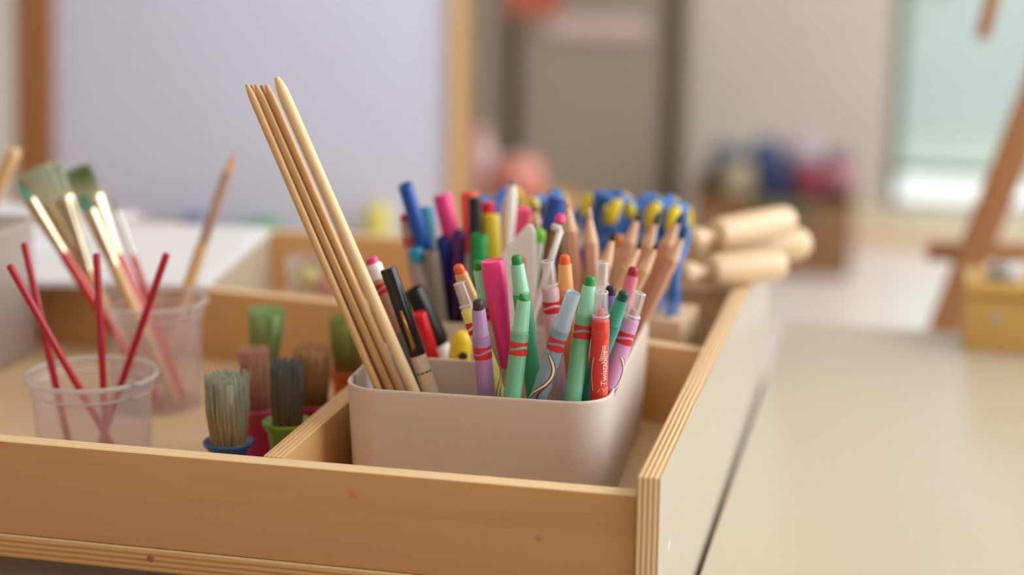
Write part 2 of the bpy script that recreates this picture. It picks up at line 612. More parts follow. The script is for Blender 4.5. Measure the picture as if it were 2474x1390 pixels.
rows = [rrect(BW, BD, .021, .0060, 0), rrect(BW, BD, .021, .0045, .0015), rrect(BW, BD, .021, .0022, .03), rrect(BW, BD, .021, .0003, .0755), rrect(BW, BD, .021, .0, .0768),
        rrect(BW, BD, .021, .0004, BH), rrect(BW, BD, .021, .0014, BH), rrect(BW, BD, .021, .0020, .0768), rrect(BW, BD, .021, .0022, .0755), rrect(BW, BD, .021, .0042, .03), rrect(BW, BD, .021, .0062, .0020)]
v, f = loft(rows)
mesh_obj('shell', v, f, M_bin, bn, True, None, None, 60)
for (y0, zt) in ((.0745, .0758), (.1655, .0745)):
    box('partition', -.0690, .0690, y0, y0 + .0022, .0015, zt, M_bin, bn, .0008)

# ------------------------------------------------------------------ pens, crayons, pencils
ZF = BT + .0023
PENS = {'A': (0.0045, (1105, 640), 0.1158, (1140, 730), 0.1191), 'B': (0.005, (1110, 682), 0.0963, (1205, 948), 0.0955), 'C': (0.005, (1154, 725), 0.0707, (1176, 958), 0.0828),
        'D': (0.005, (1154, 630), 0.1113, (1222, 950), 0.1173), 'E': (0.0065, (1190, 630), 0.1041, (1224, 885), 0.1063), 'F': (0.005, (1268, 708), 0.0751, (1238, 960), 0.0756),
        'G': (0.005, (1247, 616), 0.0981, (1292, 950), 0.1015), 'H': (0.005, (1324, 630), 0.1155, (1345, 900), 0.1195), 'I': (0.005, (1364, 616), 0.1221, (1372, 880), 0.1287),
        'J': (0.005, (1386, 707), 0.0750, (1302, 960), 0.0809), 'K': (0.005, (1427, 667), 0.0892, (1383, 968), 0.0844), 'L': (0.005, (1456, 632), 0.1221, (1448, 800), 0.1221),
        'M': (0.005, (1453, 704), 0.0816, (1446, 966), 0.0891), 'N': (0.005, (1477, 690), 0.1118, (1462, 800), 0.1118), 'O': (0.005, (1510, 704), 0.0894, (1414, 950), 0.1026),
        'P': (0.005, (1532, 645), 0.1388, (1480, 880), 0.1353), 'Q': (0.005, (1546, 707), 0.1092, (1464, 955), 0.1039), 's1': (0.0021, (596, 203), 0.0799, (915, 943), 0.0850),
        's2': (0.0021, (617, 203), 0.0841, (943, 944), 0.0890), 's3': (0.0023, (643, 205), 0.0880, (968, 945), 0.0930), 's4': (0.0018, (668, 205), 0.0940, (992, 945), 0.0990),
        's5': (0.0032, (668, 186), 0.0820, (1000, 945), 0.0840), 's6': (0.0019, (606, 206), 0.0920, (929, 944), 0.0970), 's7': (0.0019, (631, 206), 0.0960, (957, 945), 0.1000),
        'pen15': (0.0045, (937, 648), 0.1000, (1040, 945), 0.0980), 'pen16': (0.0045, (896, 622), 0.1200, (990, 860), 0.1180), 'rd14': (0.0045, (1012, 757), 0.1607, (1043, 862), 0.1668),
        'bk13': (0.0065, (998, 698), 0.1797, (1062, 830), 0.1839), 'yl17': (0.006, (1118, 800), 0.1616, (1110, 862), 0.1622), 'bl1': (0.0048, (979, 446), 0.2337, (1036, 640), 0.2481),
        'cy': (0.0045, (1031, 500), 0.2739, (1040, 660), 0.2644), 'rc2': (0.0042, (977, 518), 0.2433, (1010, 700), 0.2517), 'gw12': (0.0045, (1003, 600), 0.2345, (1040, 735), 0.2417),
        'gy11': (0.0052, (1041, 606), 0.2339, (1064, 776), 0.2354), 'nv10': (0.0045, (1071, 575), 0.2391, (1081, 755), 0.2498), 'pu9': (0.0045, (1109, 558), 0.2396, (1102, 762), 0.2426),
        'pk3': (0.006, (1067, 470), 0.2609, (1098, 600), 0.2587), 'or4': (0.006, (1133, 464), 0.2865, (1140, 620), 0.2796), 'bk5': (0.0042, (1147, 476), 0.2446, (1150, 620), 0.2449),
        'rd6': (0.0045, (1179, 488), 0.2636, (1182, 620), 0.2630), 'ye7': (0.006, (1185, 518), 0.2535, (1190, 640), 0.2505), 'gn8': (0.0053, (1159, 567), 0.2370, (1156, 680), 0.2373),
        'wh18': (0.0042, (1238, 436), 0.2679, (1222, 620), 0.2682), 'pk19': (0.006, (1266, 502), 0.2787, (1245, 620), 0.2780), 'lm20': (0.004, (1305, 552), 0.2105, (1285, 680), 0.2105),
        'db23': (0.006, (1347, 477), 0.2460, (1325, 560), 0.2450), 'p22': (0.0036, (1286, 484), 0.2726, (1335, 700), 0.2729), 'p25': (0.0046, (1369, 472), 0.2273, (1395, 720), 0.2195),
        'p26': (0.0046, (1424, 500), 0.2316, (1432, 720), 0.2193), 'p27': (0.0038, (1487, 552), 0.1984, (1440, 720), 0.1890), 'p28': (0.0036, (1500, 565), 0.2700, (1470, 690), 0.2674),
        'p29': (0.0045, (1547, 505), 0.2612, (1490, 680), 0.2560), 'p30': (0.004, (1557, 574), 0.2124, (1480, 720), 0.2014), 'p31': (0.0045, (1592, 513), 0.2658, (1535, 680), 0.2632),
        'p32': (0.004, (1596, 575), 0.2173, (1515, 730), 0.2083), 'p33': (0.0046, (1660, 550), 0.2621, (1572, 730), 0.2575), 'p34': (0.0045, (1648, 512), 0.2736, (1590, 640), 0.2717)}


def pen_frame(pid):
    r_, t, y1, l, y2 = PENS[pid]
    T, Lp = at(t[0], t[1], y1), at(l[0], l[1], y2)
    d = (Lp - T)
    B = T + d * ((ZF - T.z) / d.z)
    M, L = axis_mtx(B, T)
    return M, L, r_


def turned(name, prof_mm, L, mat, parent, seg=20, auto=40):
    """lathe part; profile distances run down from the tip in mm, 'B' is the foot"""
    v, f = lathe([(r_, 0.0 if d == 'B' else L - d / 1000.0) for r_, d in prof_mm][::-1], seg)
    return mesh_obj(name, v, f, mat, parent, True, None, None, auto)


def ribbon(name, R0, pts, width, mat, parent):
    """printed line on a barrel: pts are (angle deg from the camera side, z)"""
    v, f = [], []
    for (a, z) in pts:
        a = R(a)
        for s in (-.5, .5):
            q = a + s * width / R0
            v.append((R0 * math.sin(q), -R0 * math.cos(q), z))
    for k in range(len(pts) - 1):
        f.append((2 * k, 2 * k + 1, 2 * k + 3, 2 * k + 2))
    return mesh_obj(name, v, f, mat, parent)


M_bandred = pm('printed_red', (212, 40, 44), rough=.35)
M_cream = pm('printed_cream', (240, 222, 180), rough=.35)
M_maroon = pm('printed_maroon', (112, 30, 40), rough=.35)


def band(R0, z1, z0, parent, ph=0.0):
    """two red bars with a swoosh left open between them"""
    n = 48
    b = MB()
    h = z1 - z0
    for k in range(n):
        q = []
        for kk in (k, k + 1):
            a = 2 * math.pi * kk / n
            wv = h * .13 * math.sin(2 * a + ph)
            zs = (z1, z0 + h * .62 + wv, z0 + h * .42 + wv, z0 + h * .02 * math.cos(2 * a))
            q.append([(R0 * math.sin(a), -R0 * math.cos(a), z) for z in zs])
        b.add([q[0][0], q[1][0], q[1][1], q[0][1]], [(3, 2, 1, 0)])
        b.add([q[0][2], q[1][2], q[1][3], q[0][3]], [(3, 2, 1, 0)])
    return b.build('printed_band', M_bandred, parent)


def swirl(R0, L, parent, ph):
    """the twisting ribbons printed on a clear barrel"""
    zs = [L - .036 - k * .0022 for k in range(22)]
    for (o_, wd, mt, dr) in ((0, .0026, M_maroon, .00010), (0, .0015, M_cream, .00016), (70, .0008, M_maroon, .00012), (165, .0012, M_cream, .00012)):
        ribbon('ribbon_print', R0 + dr, [(o_ + ph + 62 * math.sin(k * .33 + o_), z) for k, z in enumerate(zs) if z > .004], wd, mt, parent)


def crayon(pid, label, barrel, sleeve, tip, ribbons=False, bnd=True, ph=0.0, group='twist crayons in the bin', th=5.4, slant=0.0):
    M, L, r_ = pen_frame(pid)
    o = root('twist_crayon', label, 'crayon', M, group)
    turned('barrel', [(0, 21.5), (.0046, 21.5), (.0048, 22.3), (.0048, 'B'), (0, 'B')], L, barrel, o, 24)
    turned('sleeve', [(.0029, th - .3), (.0034, th - .3), (.0036, th + .2), (.0043, 19.5), (.0045, 19.8), (.0045, 20.6), (.0044, 20.8), (.0045, 21.6), (0, 21.6)], L, sleeve, o, 24)
    tp = turned('tip', [(0, 0), (.0013, .05), (.0021, .35), (.0027, 1.2), (.0029, 2.2), (.0030, th + .2), (0, th + .3)], L, tip, o, 20, 80)
    if slant:
        for q in tp.data.vertices:
            if q.co.z > L - .003:
                q.co.z -= max(0, q.co.x + .0025) * slant
    if bnd:
        band(.0049, L - .0262, L - .0335, o, ph)
    if ribbons:
        swirl(.00485, L, o, ph * 40)
    return o, L


def crayon_end(pid, label, barrel, collar, core=None, ribbons=False, bnd=True, ph=0.0, group='twist crayons in the bin'):
    """crayon standing on its tip: the clear twisting end is up"""
    M, L, r_ = pen_frame(pid)
    o = root('twist_crayon', label, 'crayon', M, group)
    turned('twist_end', [(.0026, 1.4), (.0026, .2), (.0030, 0), (.0035, .1), (.0037, .7), (.0041, 12.6), (.0046, 13.0), (.0047, 15.8), (.0045, 16.0), (.0040, 15.9), (.0036, 13), (.0030, 2.5), (.0026, 1.4)], L, M_clear, o, 24)
    turned('twist_end_rim_glint', [(.0027, .5), (.0027, .1), (.0031, -.05), (.0036, .1), (.0038, .6), (.0036, .7), (.0027, .5)], L, M_edge_glint, o, 24)  # this ring and the next are added as bright outlines of the clear end
    turned('twist_end_collar_glint', [(.0044, 12.6), (.0048, 13.0), (.0048, 13.6), (.0044, 13.4), (.0044, 12.6)], L, M_edge_glint, o, 24)
    turned('barrel', [(0, 15.0), (.0040, 15.0), (.0046, 15.9), (.0048, 16.4), (.0048, 'B'), (0, 'B')], L, barrel, o, 24)
    if core:
        turned('core', [(0, 9.5), (.0016, 9.8), (.0021, 11.5), (.0022, 15.0), (0, 15.1)], L, core, o, 14)
    if bnd:
        band(.0049, L - .0225, L - .0292, o, ph)
    if ribbons:
        swirl(.00485, L, o, ph * 40)
    return o, L


def cp(n, c, **k):
    k.setdefault('rough', .32)
    return pm(n, c, **k)


GRN_B, GRN_S, GRN_T = cp('mint_barrel', (116, 184, 146)), cp('mint_sleeve', (150, 212, 180)), cp('green_wax', (24, 138, 56), rough=.4)
crayon('A', 'peach crayon with an orange tip leaning behind a clear-ended yellow crayon', cp('peach_barrel', (236, 168, 104)), cp('peach_sleeve', (240, 182, 122)), cp('orange_wax', (240, 96, 44), rough=.4), ph=.3)
crayon_end('B', 'yellow crayon, clear end up, half hidden behind the lilac crayon', cp('lemon_barrel', (238, 228, 122)), None, ribbons=True, ph=1.2)
crayon('C', 'lilac crayon with a dark plum tip, front row of the bin', cp('lilac_barrel', (174, 134, 188)), cp('lilac_sleeve', (184, 146, 196)), cp('plum_wax', (58, 38, 48), rough=.4), ph=.2)
crayon('D', 'mint crayon with a green tip and ribbon print beside the pink pen', clear('pale_clear_barrel', (196, 208, 186), .5, .12), GRN_S, GRN_T, ribbons=True, ph=.8)
crayon('F', 'mint crayon with a slanted worn green tip between lilac and frosted blue crayons', GRN_B, GRN_S, GRN_T, ph=.4, th=4.2, slant=.45)
crayon('G', 'mint crayon with a green tip standing before the white plastic plate', cp('jade_barrel', (64, 160, 116)), GRN_S, GRN_T, bnd=False)
crayon_end('H', 'pale pink crayon with a clear end and red band, before the white bent strip', cp('rose_barrel', (222, 176, 190)), None, ph=.9)
crayon('I', 'amber crayon with an orange tip standing before a pale pencil', cp('amber_barrel', (240, 158, 86)), cp('amber_sleeve', (240, 172, 104)), cp('orange_wax', (240, 96, 44)), bnd=False)
# frosted blue sleeve without a tip
M_, L_, r_ = pen_frame('J')
o = root('twist_crayon', 'frosted pale blue crayon with no tip showing and ribbon print', 'crayon', M_, 'twist crayons in the bin')
turned('sleeve', [(.0030, 1.5), (.0034, .2), (.0037, 0), (.0039, .4), (.0044, 19.0), (.0047, 19.4), (.0047, 21.8), (0, 21.8)], L_, clear('frosted_blue', (206, 226, 238), .72, .25), o, 24)
turned('barrel', [(0, 21.5), (.0046, 21.5), (.0048, 22.3), (.0048, 'B'), (0, 'B')], L_, clear('blue_clear_barrel', (188, 214, 230), .62, .1), o, 24)
turned('core', [(0, 55), (.0022, 56), (.0022, 'B'), (0, 'B')], L_, cp('slate_wax', (74, 82, 100)), o, 12)
band(.0049, L_ - .0262, L_ - .0335, o, 1.0)
swirl(.00485, L_, o, -20)
crayon('K', 'mint crayon with a green tip leaning against the red crayon', GRN_B, GRN_S, GRN_T, ph=1.0)
crayon_end('L', 'white crayon with a clear end behind the red crayon', cp('milky_barrel', (226, 218, 216)), None, bnd=False)
o, L_ = crayon_end('M', 'red crayon with clear end up and white lettering down its side', cp('scarlet_barrel', (222, 56, 48)), None, core=cp('coral_wax', (236, 104, 92)), bnd=False)
turned('collar', [(.0049, 20), (.00495, 20.2), (.00495, 25.5), (.0049, 26)], L_, cp('scarlet_collar', (226, 66, 58)), o, 24)


def lettering(text, size, R0, z_start, phi0, mat, parent, shear=.25):
    cu = bpy.data.curves.new('lettering', 'FONT')
    cu.body = text
    cu.size = size
    cu.shear = shear
    cu.space_character = .92
    to = bpy.data.objects.new('lettering', cu)
    COL.objects.link(to)
    dg = bpy.context.evaluated_depsgraph_get()
    me = bpy.data.meshes.new_from_object(to.evaluated_get(dg), depsgraph=dg)
    COL.objects.unlink(to)
    bpy.data.objects.remove(to)
    bm = bmesh.new()
    bm.from_mesh(me)
    bmesh.ops.subdivide_edges(bm, edges=[e for e in bm.edges if e.calc_length() > size * .2], cuts=2)
    bm.to_mesh(me)
    bm.free()
    for q in me.vertices:
        a = R(phi0) - q.co.y / R0
        q.co = (R0 * math.sin(a), -R0 * math.cos(a), z_start + q.co.x)
    me.name = 'printed_lettering'
    me.materials.append(mat)
    o_ = bpy.data.objects.new('printed_lettering', me)
    COL.objects.link(o_)
    o_.parent = parent
    return o_


M_print = pm('printed_white', (244, 232, 226), rough=.4)
lettering('Twistables', .0052, .00495, L_ - .0525, 52, M_print, o)
ribbon('ribbon_print', .00492, [(-38 - 16 * math.sin(k / 9 * math.pi), L_ - .036 - k * .0021) for k in range(10)], .0005, M_print, o)
for dd in (0, 9, 18):
    ribbon('ribbon_print', .00492, [(-2 + dd + 20 * math.sin(k / 8 * math.pi * .5), L_ - .0375 + k * .0011) for k in range(9)], .0004, M_cream, o)
bd = [(a, L_ - .0585) for a in range(5, 66, 10)]
ribbon('printed_badge', .00493, [(5 + k * 10, L_ - .0545 - .0012 * math.cos(k)) for k in range(6)], .004, M_cream, o)
ribbon('printed_badge', .00496, [(12 + k * 6, L_ - .0568) for k in range(6)], .003, cp('badge_yellow', (238, 196, 60)), o)
ribbon('printed_badge', .00494, [(6 + k * 10, L_ - .0575 + .0002 * k) for k in range(6)], .005, cp('badge_yellow', (238, 196, 60)), o)

crayon('N', 'violet crayon with a black tip, nearly hidden behind the red crayon', cp('violet_barrel', (112, 74, 152)), cp('violet_sleeve', (122, 88, 162)), cp('inky_wax', (38, 32, 48)), bnd=False)
crayon('O', 'teal crayon with a dark green tip leaning right of the red crayon', cp('teal_barrel', (46, 150, 134)), cp('teal_sleeve', (62, 158, 136)), cp('bottle_green_wax', (14, 70, 50)), bnd=False)
crayon('P', 'rose crayon with a dark red tip, tallest by the bin edge', cp('crimson_barrel', (196, 92, 110)), cp('crimson_sleeve', (212, 112, 128)), cp('crimson_wax', (160, 22, 40)), bnd=False)
crayon_end('Q', 'lilac crayon with a pink core in its clear end, at the bin edge', cp('orchid_barrel', (206, 150, 196)), None, core=cp('pink_core', (214, 130, 146)), ribbons=True, ph=.5)

M_, L_, r_ = pen_frame('E')
o = root('tapered_pen', 'bright pink tapered pen, thick end up, among the mint crayons', 'pen', M_)
turned('barrel', [(0, .5), (.0055, .3), (.0061, 0), (.0064, .6), (.0064, 14), (.0036, 60), (.0030, 60.5), (0, 60.5)], L_, cp('hot_pink', (238, 56, 134)), o, 24)
turned('point', [(0, 60), (.0022, 60), (.0018, 'B'), (0, 'B')], L_, M_cone, o, 14)

# green see-through marker at the rim, mostly behind the bin edge
Mg, Lg = axis_mtx(BINM @ Vector((.058, .128, .0023)), BINM @ Vector((.0635, .122, .0895)))
o = root('marker', 'bright green translucent marker peeping over the bin edge', 'marker', Mg)
turned('barrel', [(0, 0), (.003, .2), (.0052, 3), (.0055, 8), (.0055, 40), (0, 40)], Lg, cp('emerald_barrel', (30, 178, 92)), o, 20)
turned('body', [(0, 40), (.005, 40), (.005, 'B'), (0, 'B')], Lg, M_white, o, 16)

# bamboo sticks
for pid, mt, lb in (('s1', M_stick, 'outermost bamboo stick of the tall bundle leaning from the bin'),
                    ('s2', M_stick, 'second bamboo stick of the bundle, counted from its outer edge'),
                    ('s3', M_stick, 'third bamboo stick of the bundle, counted from its outer edge'),
                    ('s4', M_stick_shade, 'bamboo stick in gap-shade colour tucked behind the thick pale one'),
                    ('s6', M_stick_shade, 'slightly shorter shade-coloured bamboo stick filling the gap behind the outermost two'),
                    ('s7', M_stick_shade, 'slightly shorter shade-coloured bamboo stick filling the gap behind the second and third'),
                    ('s5', M_stick2, 'thick pale bamboo stick at the front of the tall bundle')):
    M_, L_, r_ = pen_frame(pid)
    v, f = lathe([(0, 0), (r_, 0), (r_, L_ - .012), (r_ * .92, L_ - .006), (r_ * .45, L_ - .0002), (0, L_)], 10)
    mo = mesh_obj('bamboo_stick', v, f, mt, None, True, None, None, 40)
    mo.matrix_world = M_
    tag(mo, lb, 'stick', 'bamboo sticks in the bin')


def capped(pid, label, cap_mat, body_mat, cap_len=46, name='marker', hole=True, cat='marker', hole_mat=None, extra=None, group='felt markers in the bin'):
    M, L, r_ = pen_frame(pid)
    o_ = root(name, label, cat, M, group)
    if hole:
        pr = [(0, 5), (r_ * .6, 5), (r_ * .6, .3), (r_ * .68, 0), (r_ * .9, 0), (r_, .8), (r_, cap_len), (r_ * .9, cap_len + .2), (0, cap_len + .2)]
    else:
        pr = [(0, 0), (r_ * .86, 0), (r_ * .97, .5), (r_, 1.4), (r_, cap_len), (r_ * .9, cap_len + .2), (0, cap_len + .2)]
    turned('cap', pr, L, cap_mat, o_, 20)
    turned('body', [(0, cap_len), (r_ * .92, cap_len), (r_ * .92, 'B'), (0, 'B')], L, body_mat, o_, 18)
    if hole and hole_mat:
        turned('hole', [(0, 1.2), (r_ * .6, 1.2), (r_ * .6, 1.6), (0, 1.6)], L, hole_mat, o_, 16)
    return o_, L, r_


# black clip pen at the front
M_, L_, r_ = pen_frame('pen15')
o = root('clip_pen', 'glossy black capped pen with a gold clip beside the bamboo bundle', 'pen', M_)
turned('cap', [(0, 0), (.0038, 0), (.0044, .4), (.0046, 1.5), (.0047, 50), (.0044, 51), (0, 51)], L_, M_black, o, 22)
turned('cap_ring', [(.0047, 46), (.0050, 46.2), (.0050, 48), (.0047, 48.2)], L_, M_black, o, 22)
v, f = sweep([(-.001, -.0058, L_ - .024), (-.001, -.0060, L_ - .034), (-.001, -.0060, L_ - .044), (-.001, -.0050, L_ - .049)], [.0008, .0011, .0012, .0014], 8, False, .6)
mesh_obj('clip', v, f, plain('gold_clip', (170, 128, 70), rough=.3, metal=1.0), o)
turned('body', [(0, 50), (.0042, 50), (.0044, 52), (.0044, 'B'), (0, 'B')], L_, cp('cream_pen_body', (226, 206, 180)), o, 20)
for a in (-50, -15, 20, 55):
    ribbon('ring_mark', .00446, [(a - 8 + k * 4, L_ - .0605 - .0008 * (k % 2)) for k in range(5)], .0012, M_black, o)

M_, L_, r_ = pen_frame('pen16')
o = root('marker', 'white marker with a pink top and red band behind the black clip pen', 'marker', M_, 'felt markers in the bin')
turned('plug', [(0, 0), (.0026, .1), (.0034, .8), (.0036, 4), (0, 4)], L_, cp('hot_pink', (238, 56, 134)), o)
turned('collar', [(0, 3.8), (.0037, 3.8), (.0045, 5), (.0045, 13), (0, 13)], L_, M_white, o)
turned('body', [(0, 13), (.0043, 13), (.0043, 45), (0, 45)], L_, cp('dusty_pink_body', (206, 152, 132)), o)
band(.0044, L_ - .0155, L_ - .0215, o, .4)
turned('foot', [(0, 45), (.0042, 45), (.0042, 'B'), (0, 'B')], L_, cp('slate_body', (134, 138, 146)), o)

capped('rd14', 'glossy red marker cap standing next to the fat black marker', cp('cherry_red', (214, 30, 44), rough=.2), M_white, 40, hole=False)
M_, L_, r_ = pen_frame('bk13')
o = root('marker', 'fat black marker with an open end and a white foot, middle cell', 'marker', M_, 'felt markers in the bin')
turned('cap', [(0, 14), (.0045, 14), (.0050, .4), (.0056, 0), (.0062, .4), (.0065, 1.5), (.0065, 34), (.0052, 38), (0, 38)], L_, M_black, o, 22)
turned('hole', [(0, 6), (.0047, 6), (.0047, 7), (0, 7)], L_, cp('wine_red', (70, 12, 20)), o)
turned('body', [(0, 38), (.0050, 38), (.0058, 46), (.0058, 'B'), (0, 'B')], L_, M_white, o)
M_, L_, r_ = pen_frame('yl17')
o = root('marker', 'short yellow marker with a dark hole in its side behind the partition', 'marker', M_, 'felt markers in the bin')
turned('cap', [(0, 0), (.003, .3), (.0052, 2.2), (.0062, 6), (.0066, 16), (.0066, 30), (0, 30)], L_, cp('bright_yellow', (240, 206, 40)), o)
turned('body', [(0, 30), (.0060, 30), (.0060, 'B'), (0, 'B')], L_, M_white, o)
v, f = lathe([(0, .0001), (.0026, .0001), (.0028, 0), (.0028, -.002), (0, -.002)], 16)
h = mesh_obj('hole', v, f, cp('brown_hole', (64, 40, 22)), o, True, (.002, -.0066, L_ - .0135))
h.rotation_euler = (R(90), 0, 0)

W2 = cp('off_white_body', (222, 212, 208))
capped('bl1', 'blue capped marker leaning outward, tallest of the felt markers', cp('royal_blue', (30, 88, 178)), W2, 58)
capped('cy', 'cyan capped marker just behind the leaning blue one', cp('cyan', (46, 160, 204)), cp('blue_body', (70, 120, 200)), 40)
M_, L_, r_ = pen_frame('rc2')
o = root('marker', 'white marker with a red end and red band behind the leaning blue one', 'marker', M_, 'felt markers in the bin')
turned('plug', [(0, 0), (.0024, .1), (.0031, .6), (.0032, 4), (0, 4)], L_, cp('signal_red', (206, 32, 46)), o)
turned('body', [(0, 4), (.0036, 4), (.0040, 10), (.0042, 14), (.0042, 'B'), (0, 'B')], L_, cp('blush_body', (216, 188, 178)), o)
band(.0043, L_ - .0150, L_ - .0210, o, .4)
capped('gw12', 'pale grey marker with a cyan top beside the grey tube', cp('cyan', (46, 160, 204)), cp('lavender_white', (206, 202, 212)), 9)
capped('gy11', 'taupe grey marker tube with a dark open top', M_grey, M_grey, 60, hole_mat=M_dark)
capped('nv10', 'navy capped marker between the grey and the purple one', cp('navy', (20, 36, 128)), cp('dark_navy', (22, 22, 66)), 30)
capped('pu9', 'dark purple capped marker behind the orange-tipped crayon', cp('dark_purple', (78, 26, 96)), cp('aubergine', (52, 16, 62)), 40)
capped('pk3', 'thick hot pink highlighter leaning behind the purple marker', cp('highlighter_pink', (240, 64, 140), rough=.4), cp('pale_pink', (244, 186, 206)), 40, hole=False)
capped('or4', 'orange-red marker behind the thin black one', cp('tangerine', (236, 84, 48)), W2, 40, hole=False)
capped('bk5', 'thin black capped marker standing upright beside the yellow one', cp('soft_black', (36, 33, 30)), cp('soft_black', (36, 33, 30)), 50, hole=False)
capped('rd6', 'red capped marker just behind the yellow one', cp('signal_red', (206, 32, 46)), W2, 40, hole=False)
capped('ye7', 'mustard yellow highlighter behind the green marker', cp('mustard_yellow', (226, 200, 56)), cp('mustard_yellow', (226, 200, 56)), 50, hole=False)
capped('gn8', 'green marker with a round hole in its flared top', cp('kelly_green', (24, 150, 74)), cp('deep_green', (16, 92, 50)), 30, hole_mat=cp('deep_green', (16, 92, 50)))
M_, L_, r_ = pen_frame('wh18')
o = root('marker', 'slim white pen with a dark grey tip rising above the other markers', 'marker', M_, 'felt markers in the bin')
turned('tip', [(0, 0), (.0014, .3), (.0022, 3), (0, 3.2)], L_, cp('grey_tip', (96, 92, 92)), o)
turned('body', [(0, 3), (.0024, 3), (.0038, 12), (.0042, 22), (.0042, 40), (.0034, 48), (.0034, 'B'), (0, 'B')], L_, M_white, o)
capped('pk19', 'rose pink marker between the white pen and the white plate', cp('rose_pink', (236, 78, 124)), cp('pale_pink', (244, 186, 206)), 40, hole=False)
M_, L_, r_ = pen_frame('lm20')
o = root('marker', 'white marker with a round lime green end beside the white plate', 'marker', M_, 'felt markers in the bin')
turned('plug', [(0, 0), (.0018, .3), (.0034, 1.6), (.0042, 4), (.0042, 8), (0, 8)], L_, cp('lime', (120, 206, 76)), o, 20, 80)
turned('body', [(0, 8), (.0036, 8), (.0038, 12), (.0038, 'B'), (0, 'B')], L_, cp('pale_lime_body', (220, 224, 212)), o)
capped('db23', 'thick dark blue marker cap tilted among the pencils', cp('cobalt', (34, 74, 160)), cp('walnut_body', (110, 74, 40)), 19, hole=False)


def pencil(pid, label, mat, lead, wear=0.0, lead_r=.0018):
    M, L, r_ = pen_frame(pid)
    o_ = root('pencil', label, 'pencil', M, 'pencils in the bin')
    v, f = lathe([(0, 0), (r_, 0), (r_, L - .022), (0, L - .0215)], 6)
    mesh_obj('shaft', v, f, mat, o_, False)
    v, f = lathe([(r_ * 1.0, L - .0222), (r_ * .98, L - .0216), (.0017, L - .0075), (0, L - .0075)], 12)
    mesh_obj('sharpened_cone', v, f, M_cone, o_, True, None, None, 50)
    v, f = lathe([(0, L - .008), (lead_r, L - .0077), (lead_r * .5, L - wear - .0008), (0, L - wear)], 10)
    mesh_obj('lead', v, f, lead, o_)
    return o_


pencil('p22', 'tan pencil with a black point between the rose marker and the blue cap', M_pencil2, M_lead)
pencil('p25', 'pinkish cedar pencil right beside the dark blue cap', M_pencil, M_cone)
pencil('p26', 'pinkish cedar pencil standing before the big blue scissor loop', M_pencil, M_cone)
pencil('p27', 'short olive-tan pencil with a shiny black point before the scissors', M_pencil2, M_lead)
pencil('p28', 'pencil with an orange point among the fanned pencils', M_pencil2, cp('orange_lead', (238, 146, 44)), 0, .0028)
pencil('p29', 'cedar pencil with a black point, first tall one of the fan', M_pencil, M_lead)
pencil('p30', 'short tan pencil with a blunt point in the middle of the fan', M_pencil2, M_lead, .003)
pencil('p31', 'cedar pencil with a black point, second tall one of the fan', M_pencil, M_lead)
pencil('p32', 'short tan pencil with a blunt point near the outer side of the fan', M_pencil2, M_lead, .002)
pencil('p33', 'long cedar pencil leaning outermost of the whole fan', M_pencil, M_lead)
pencil('p34', 'cedar pencil with a black point behind the outermost pencil', M_pencil, M_lead)

# white plastic plate with a peak and a slot
A, Bp = at(1250, 545, .2), at(1292, 880, .2)
pl = [(1262, 556), (1270, 546), (1279, 544), (1286, 550), (1291, 566), (1296, 880), (1205, 880), (1212, 640), (1214, 616), (1220, 600)]
sl = [(1251, 640), (1258, 622), (1266, 620), (1270, 628), (1272, 780), (1254, 780)]


def plate(outline, slot, Y, th):
    bm = bmesh.new()
    es = []
    for loop in (outline, slot):
        vs = [bm.verts.new(at(p[0], p[1], Y)) for p in loop]
        es += [bm.edges.new((vs[k], vs[(k + 1) % len(vs)])) for k in range(len(vs))]
    bmesh.ops.triangle_fill(bm, edges=es, use_beauty=True, use_dissolve=False)
    gm = bmesh.ops.extrude_face_region(bm, geom=bm.faces[:])
    bmesh.ops.translate(bm, verts=[q for q in gm['geom'] if isinstance(q, bmesh.types.BMVert)], vec=(0, th, 0))
    bmesh.ops.recalc_face_normals(bm, faces=bm.faces[:])
    v = [q.co.copy() for q in bm.verts]
    f = [tuple(q.index for q in p.verts) for p in bm.faces]
    bm.verts.index_update()
    f = [tuple(q.index for q in p.verts) for p in bm.faces]
    bm.free()
    return v, f


v, f = plate(pl, sl, .2, .003)
c0 = at(1250, 880, .2)
c0.z = ZF
dz = min(q.z for q in v) - ZF
v = [Vector((q.x, q.y, ZF if q.z < ZF + dz + .002 else q.z)) for q in v]
o = mesh_obj('plastic_plate', [q - c0 for q in v], f, M_white, None, False, c0)
tag(o, 'flat white plastic plate with a rounded peak and long slot in the bin', 'plate')
# white strip with a bent end
o = root('bent_strip', 'narrow white plastic strip with a bent top among the markers', 'strip', Vector((-.083, .175, ZF)))
q0, q1, q2 = at(1331, 628, .176), at(1354, 556, .176), at(1334, 546, .178)
base = q0 + (q0 - q1) * ((ZF - q0.z) / (q0 - q1).z)
v, f = sweep([base - o.location, q0 - o.location, q1 - o.location], .0018, 8, False, .5)
mesh_obj('strip', v, f, M_white, o)
v, f = sweep([q1 - o.location, q1 + (q2 - q1) * .5 - o.location, q2 - o.location], [.0024, .0022, .0018], 8, False, .5)
mesh_obj('bent_end', v, f, M_white, o)
Mk, Lk = axis_mtx(Vector((-.088, .196, ZF)), at(1353, 517, .205))
o = root('marker', 'slim marker with a pink plug in front of the dark blue cap', 'marker', Mk, 'felt markers in the bin')
turned('plug', [(0, 0), (.0018, .2), (.0030, 1.5), (.0032, 5), (0, 5)], Lk, cp('hot_pink', (238, 56, 134)), o)
turned('body', [(0, 5), (.0028, 5), (.0030, 8), (.0030, 'B'), (0, 'B')], Lk, cp('walnut_body', (110, 74, 40)), o)

# ------------------------------------------------------------------ straws and brushes in plastic cups


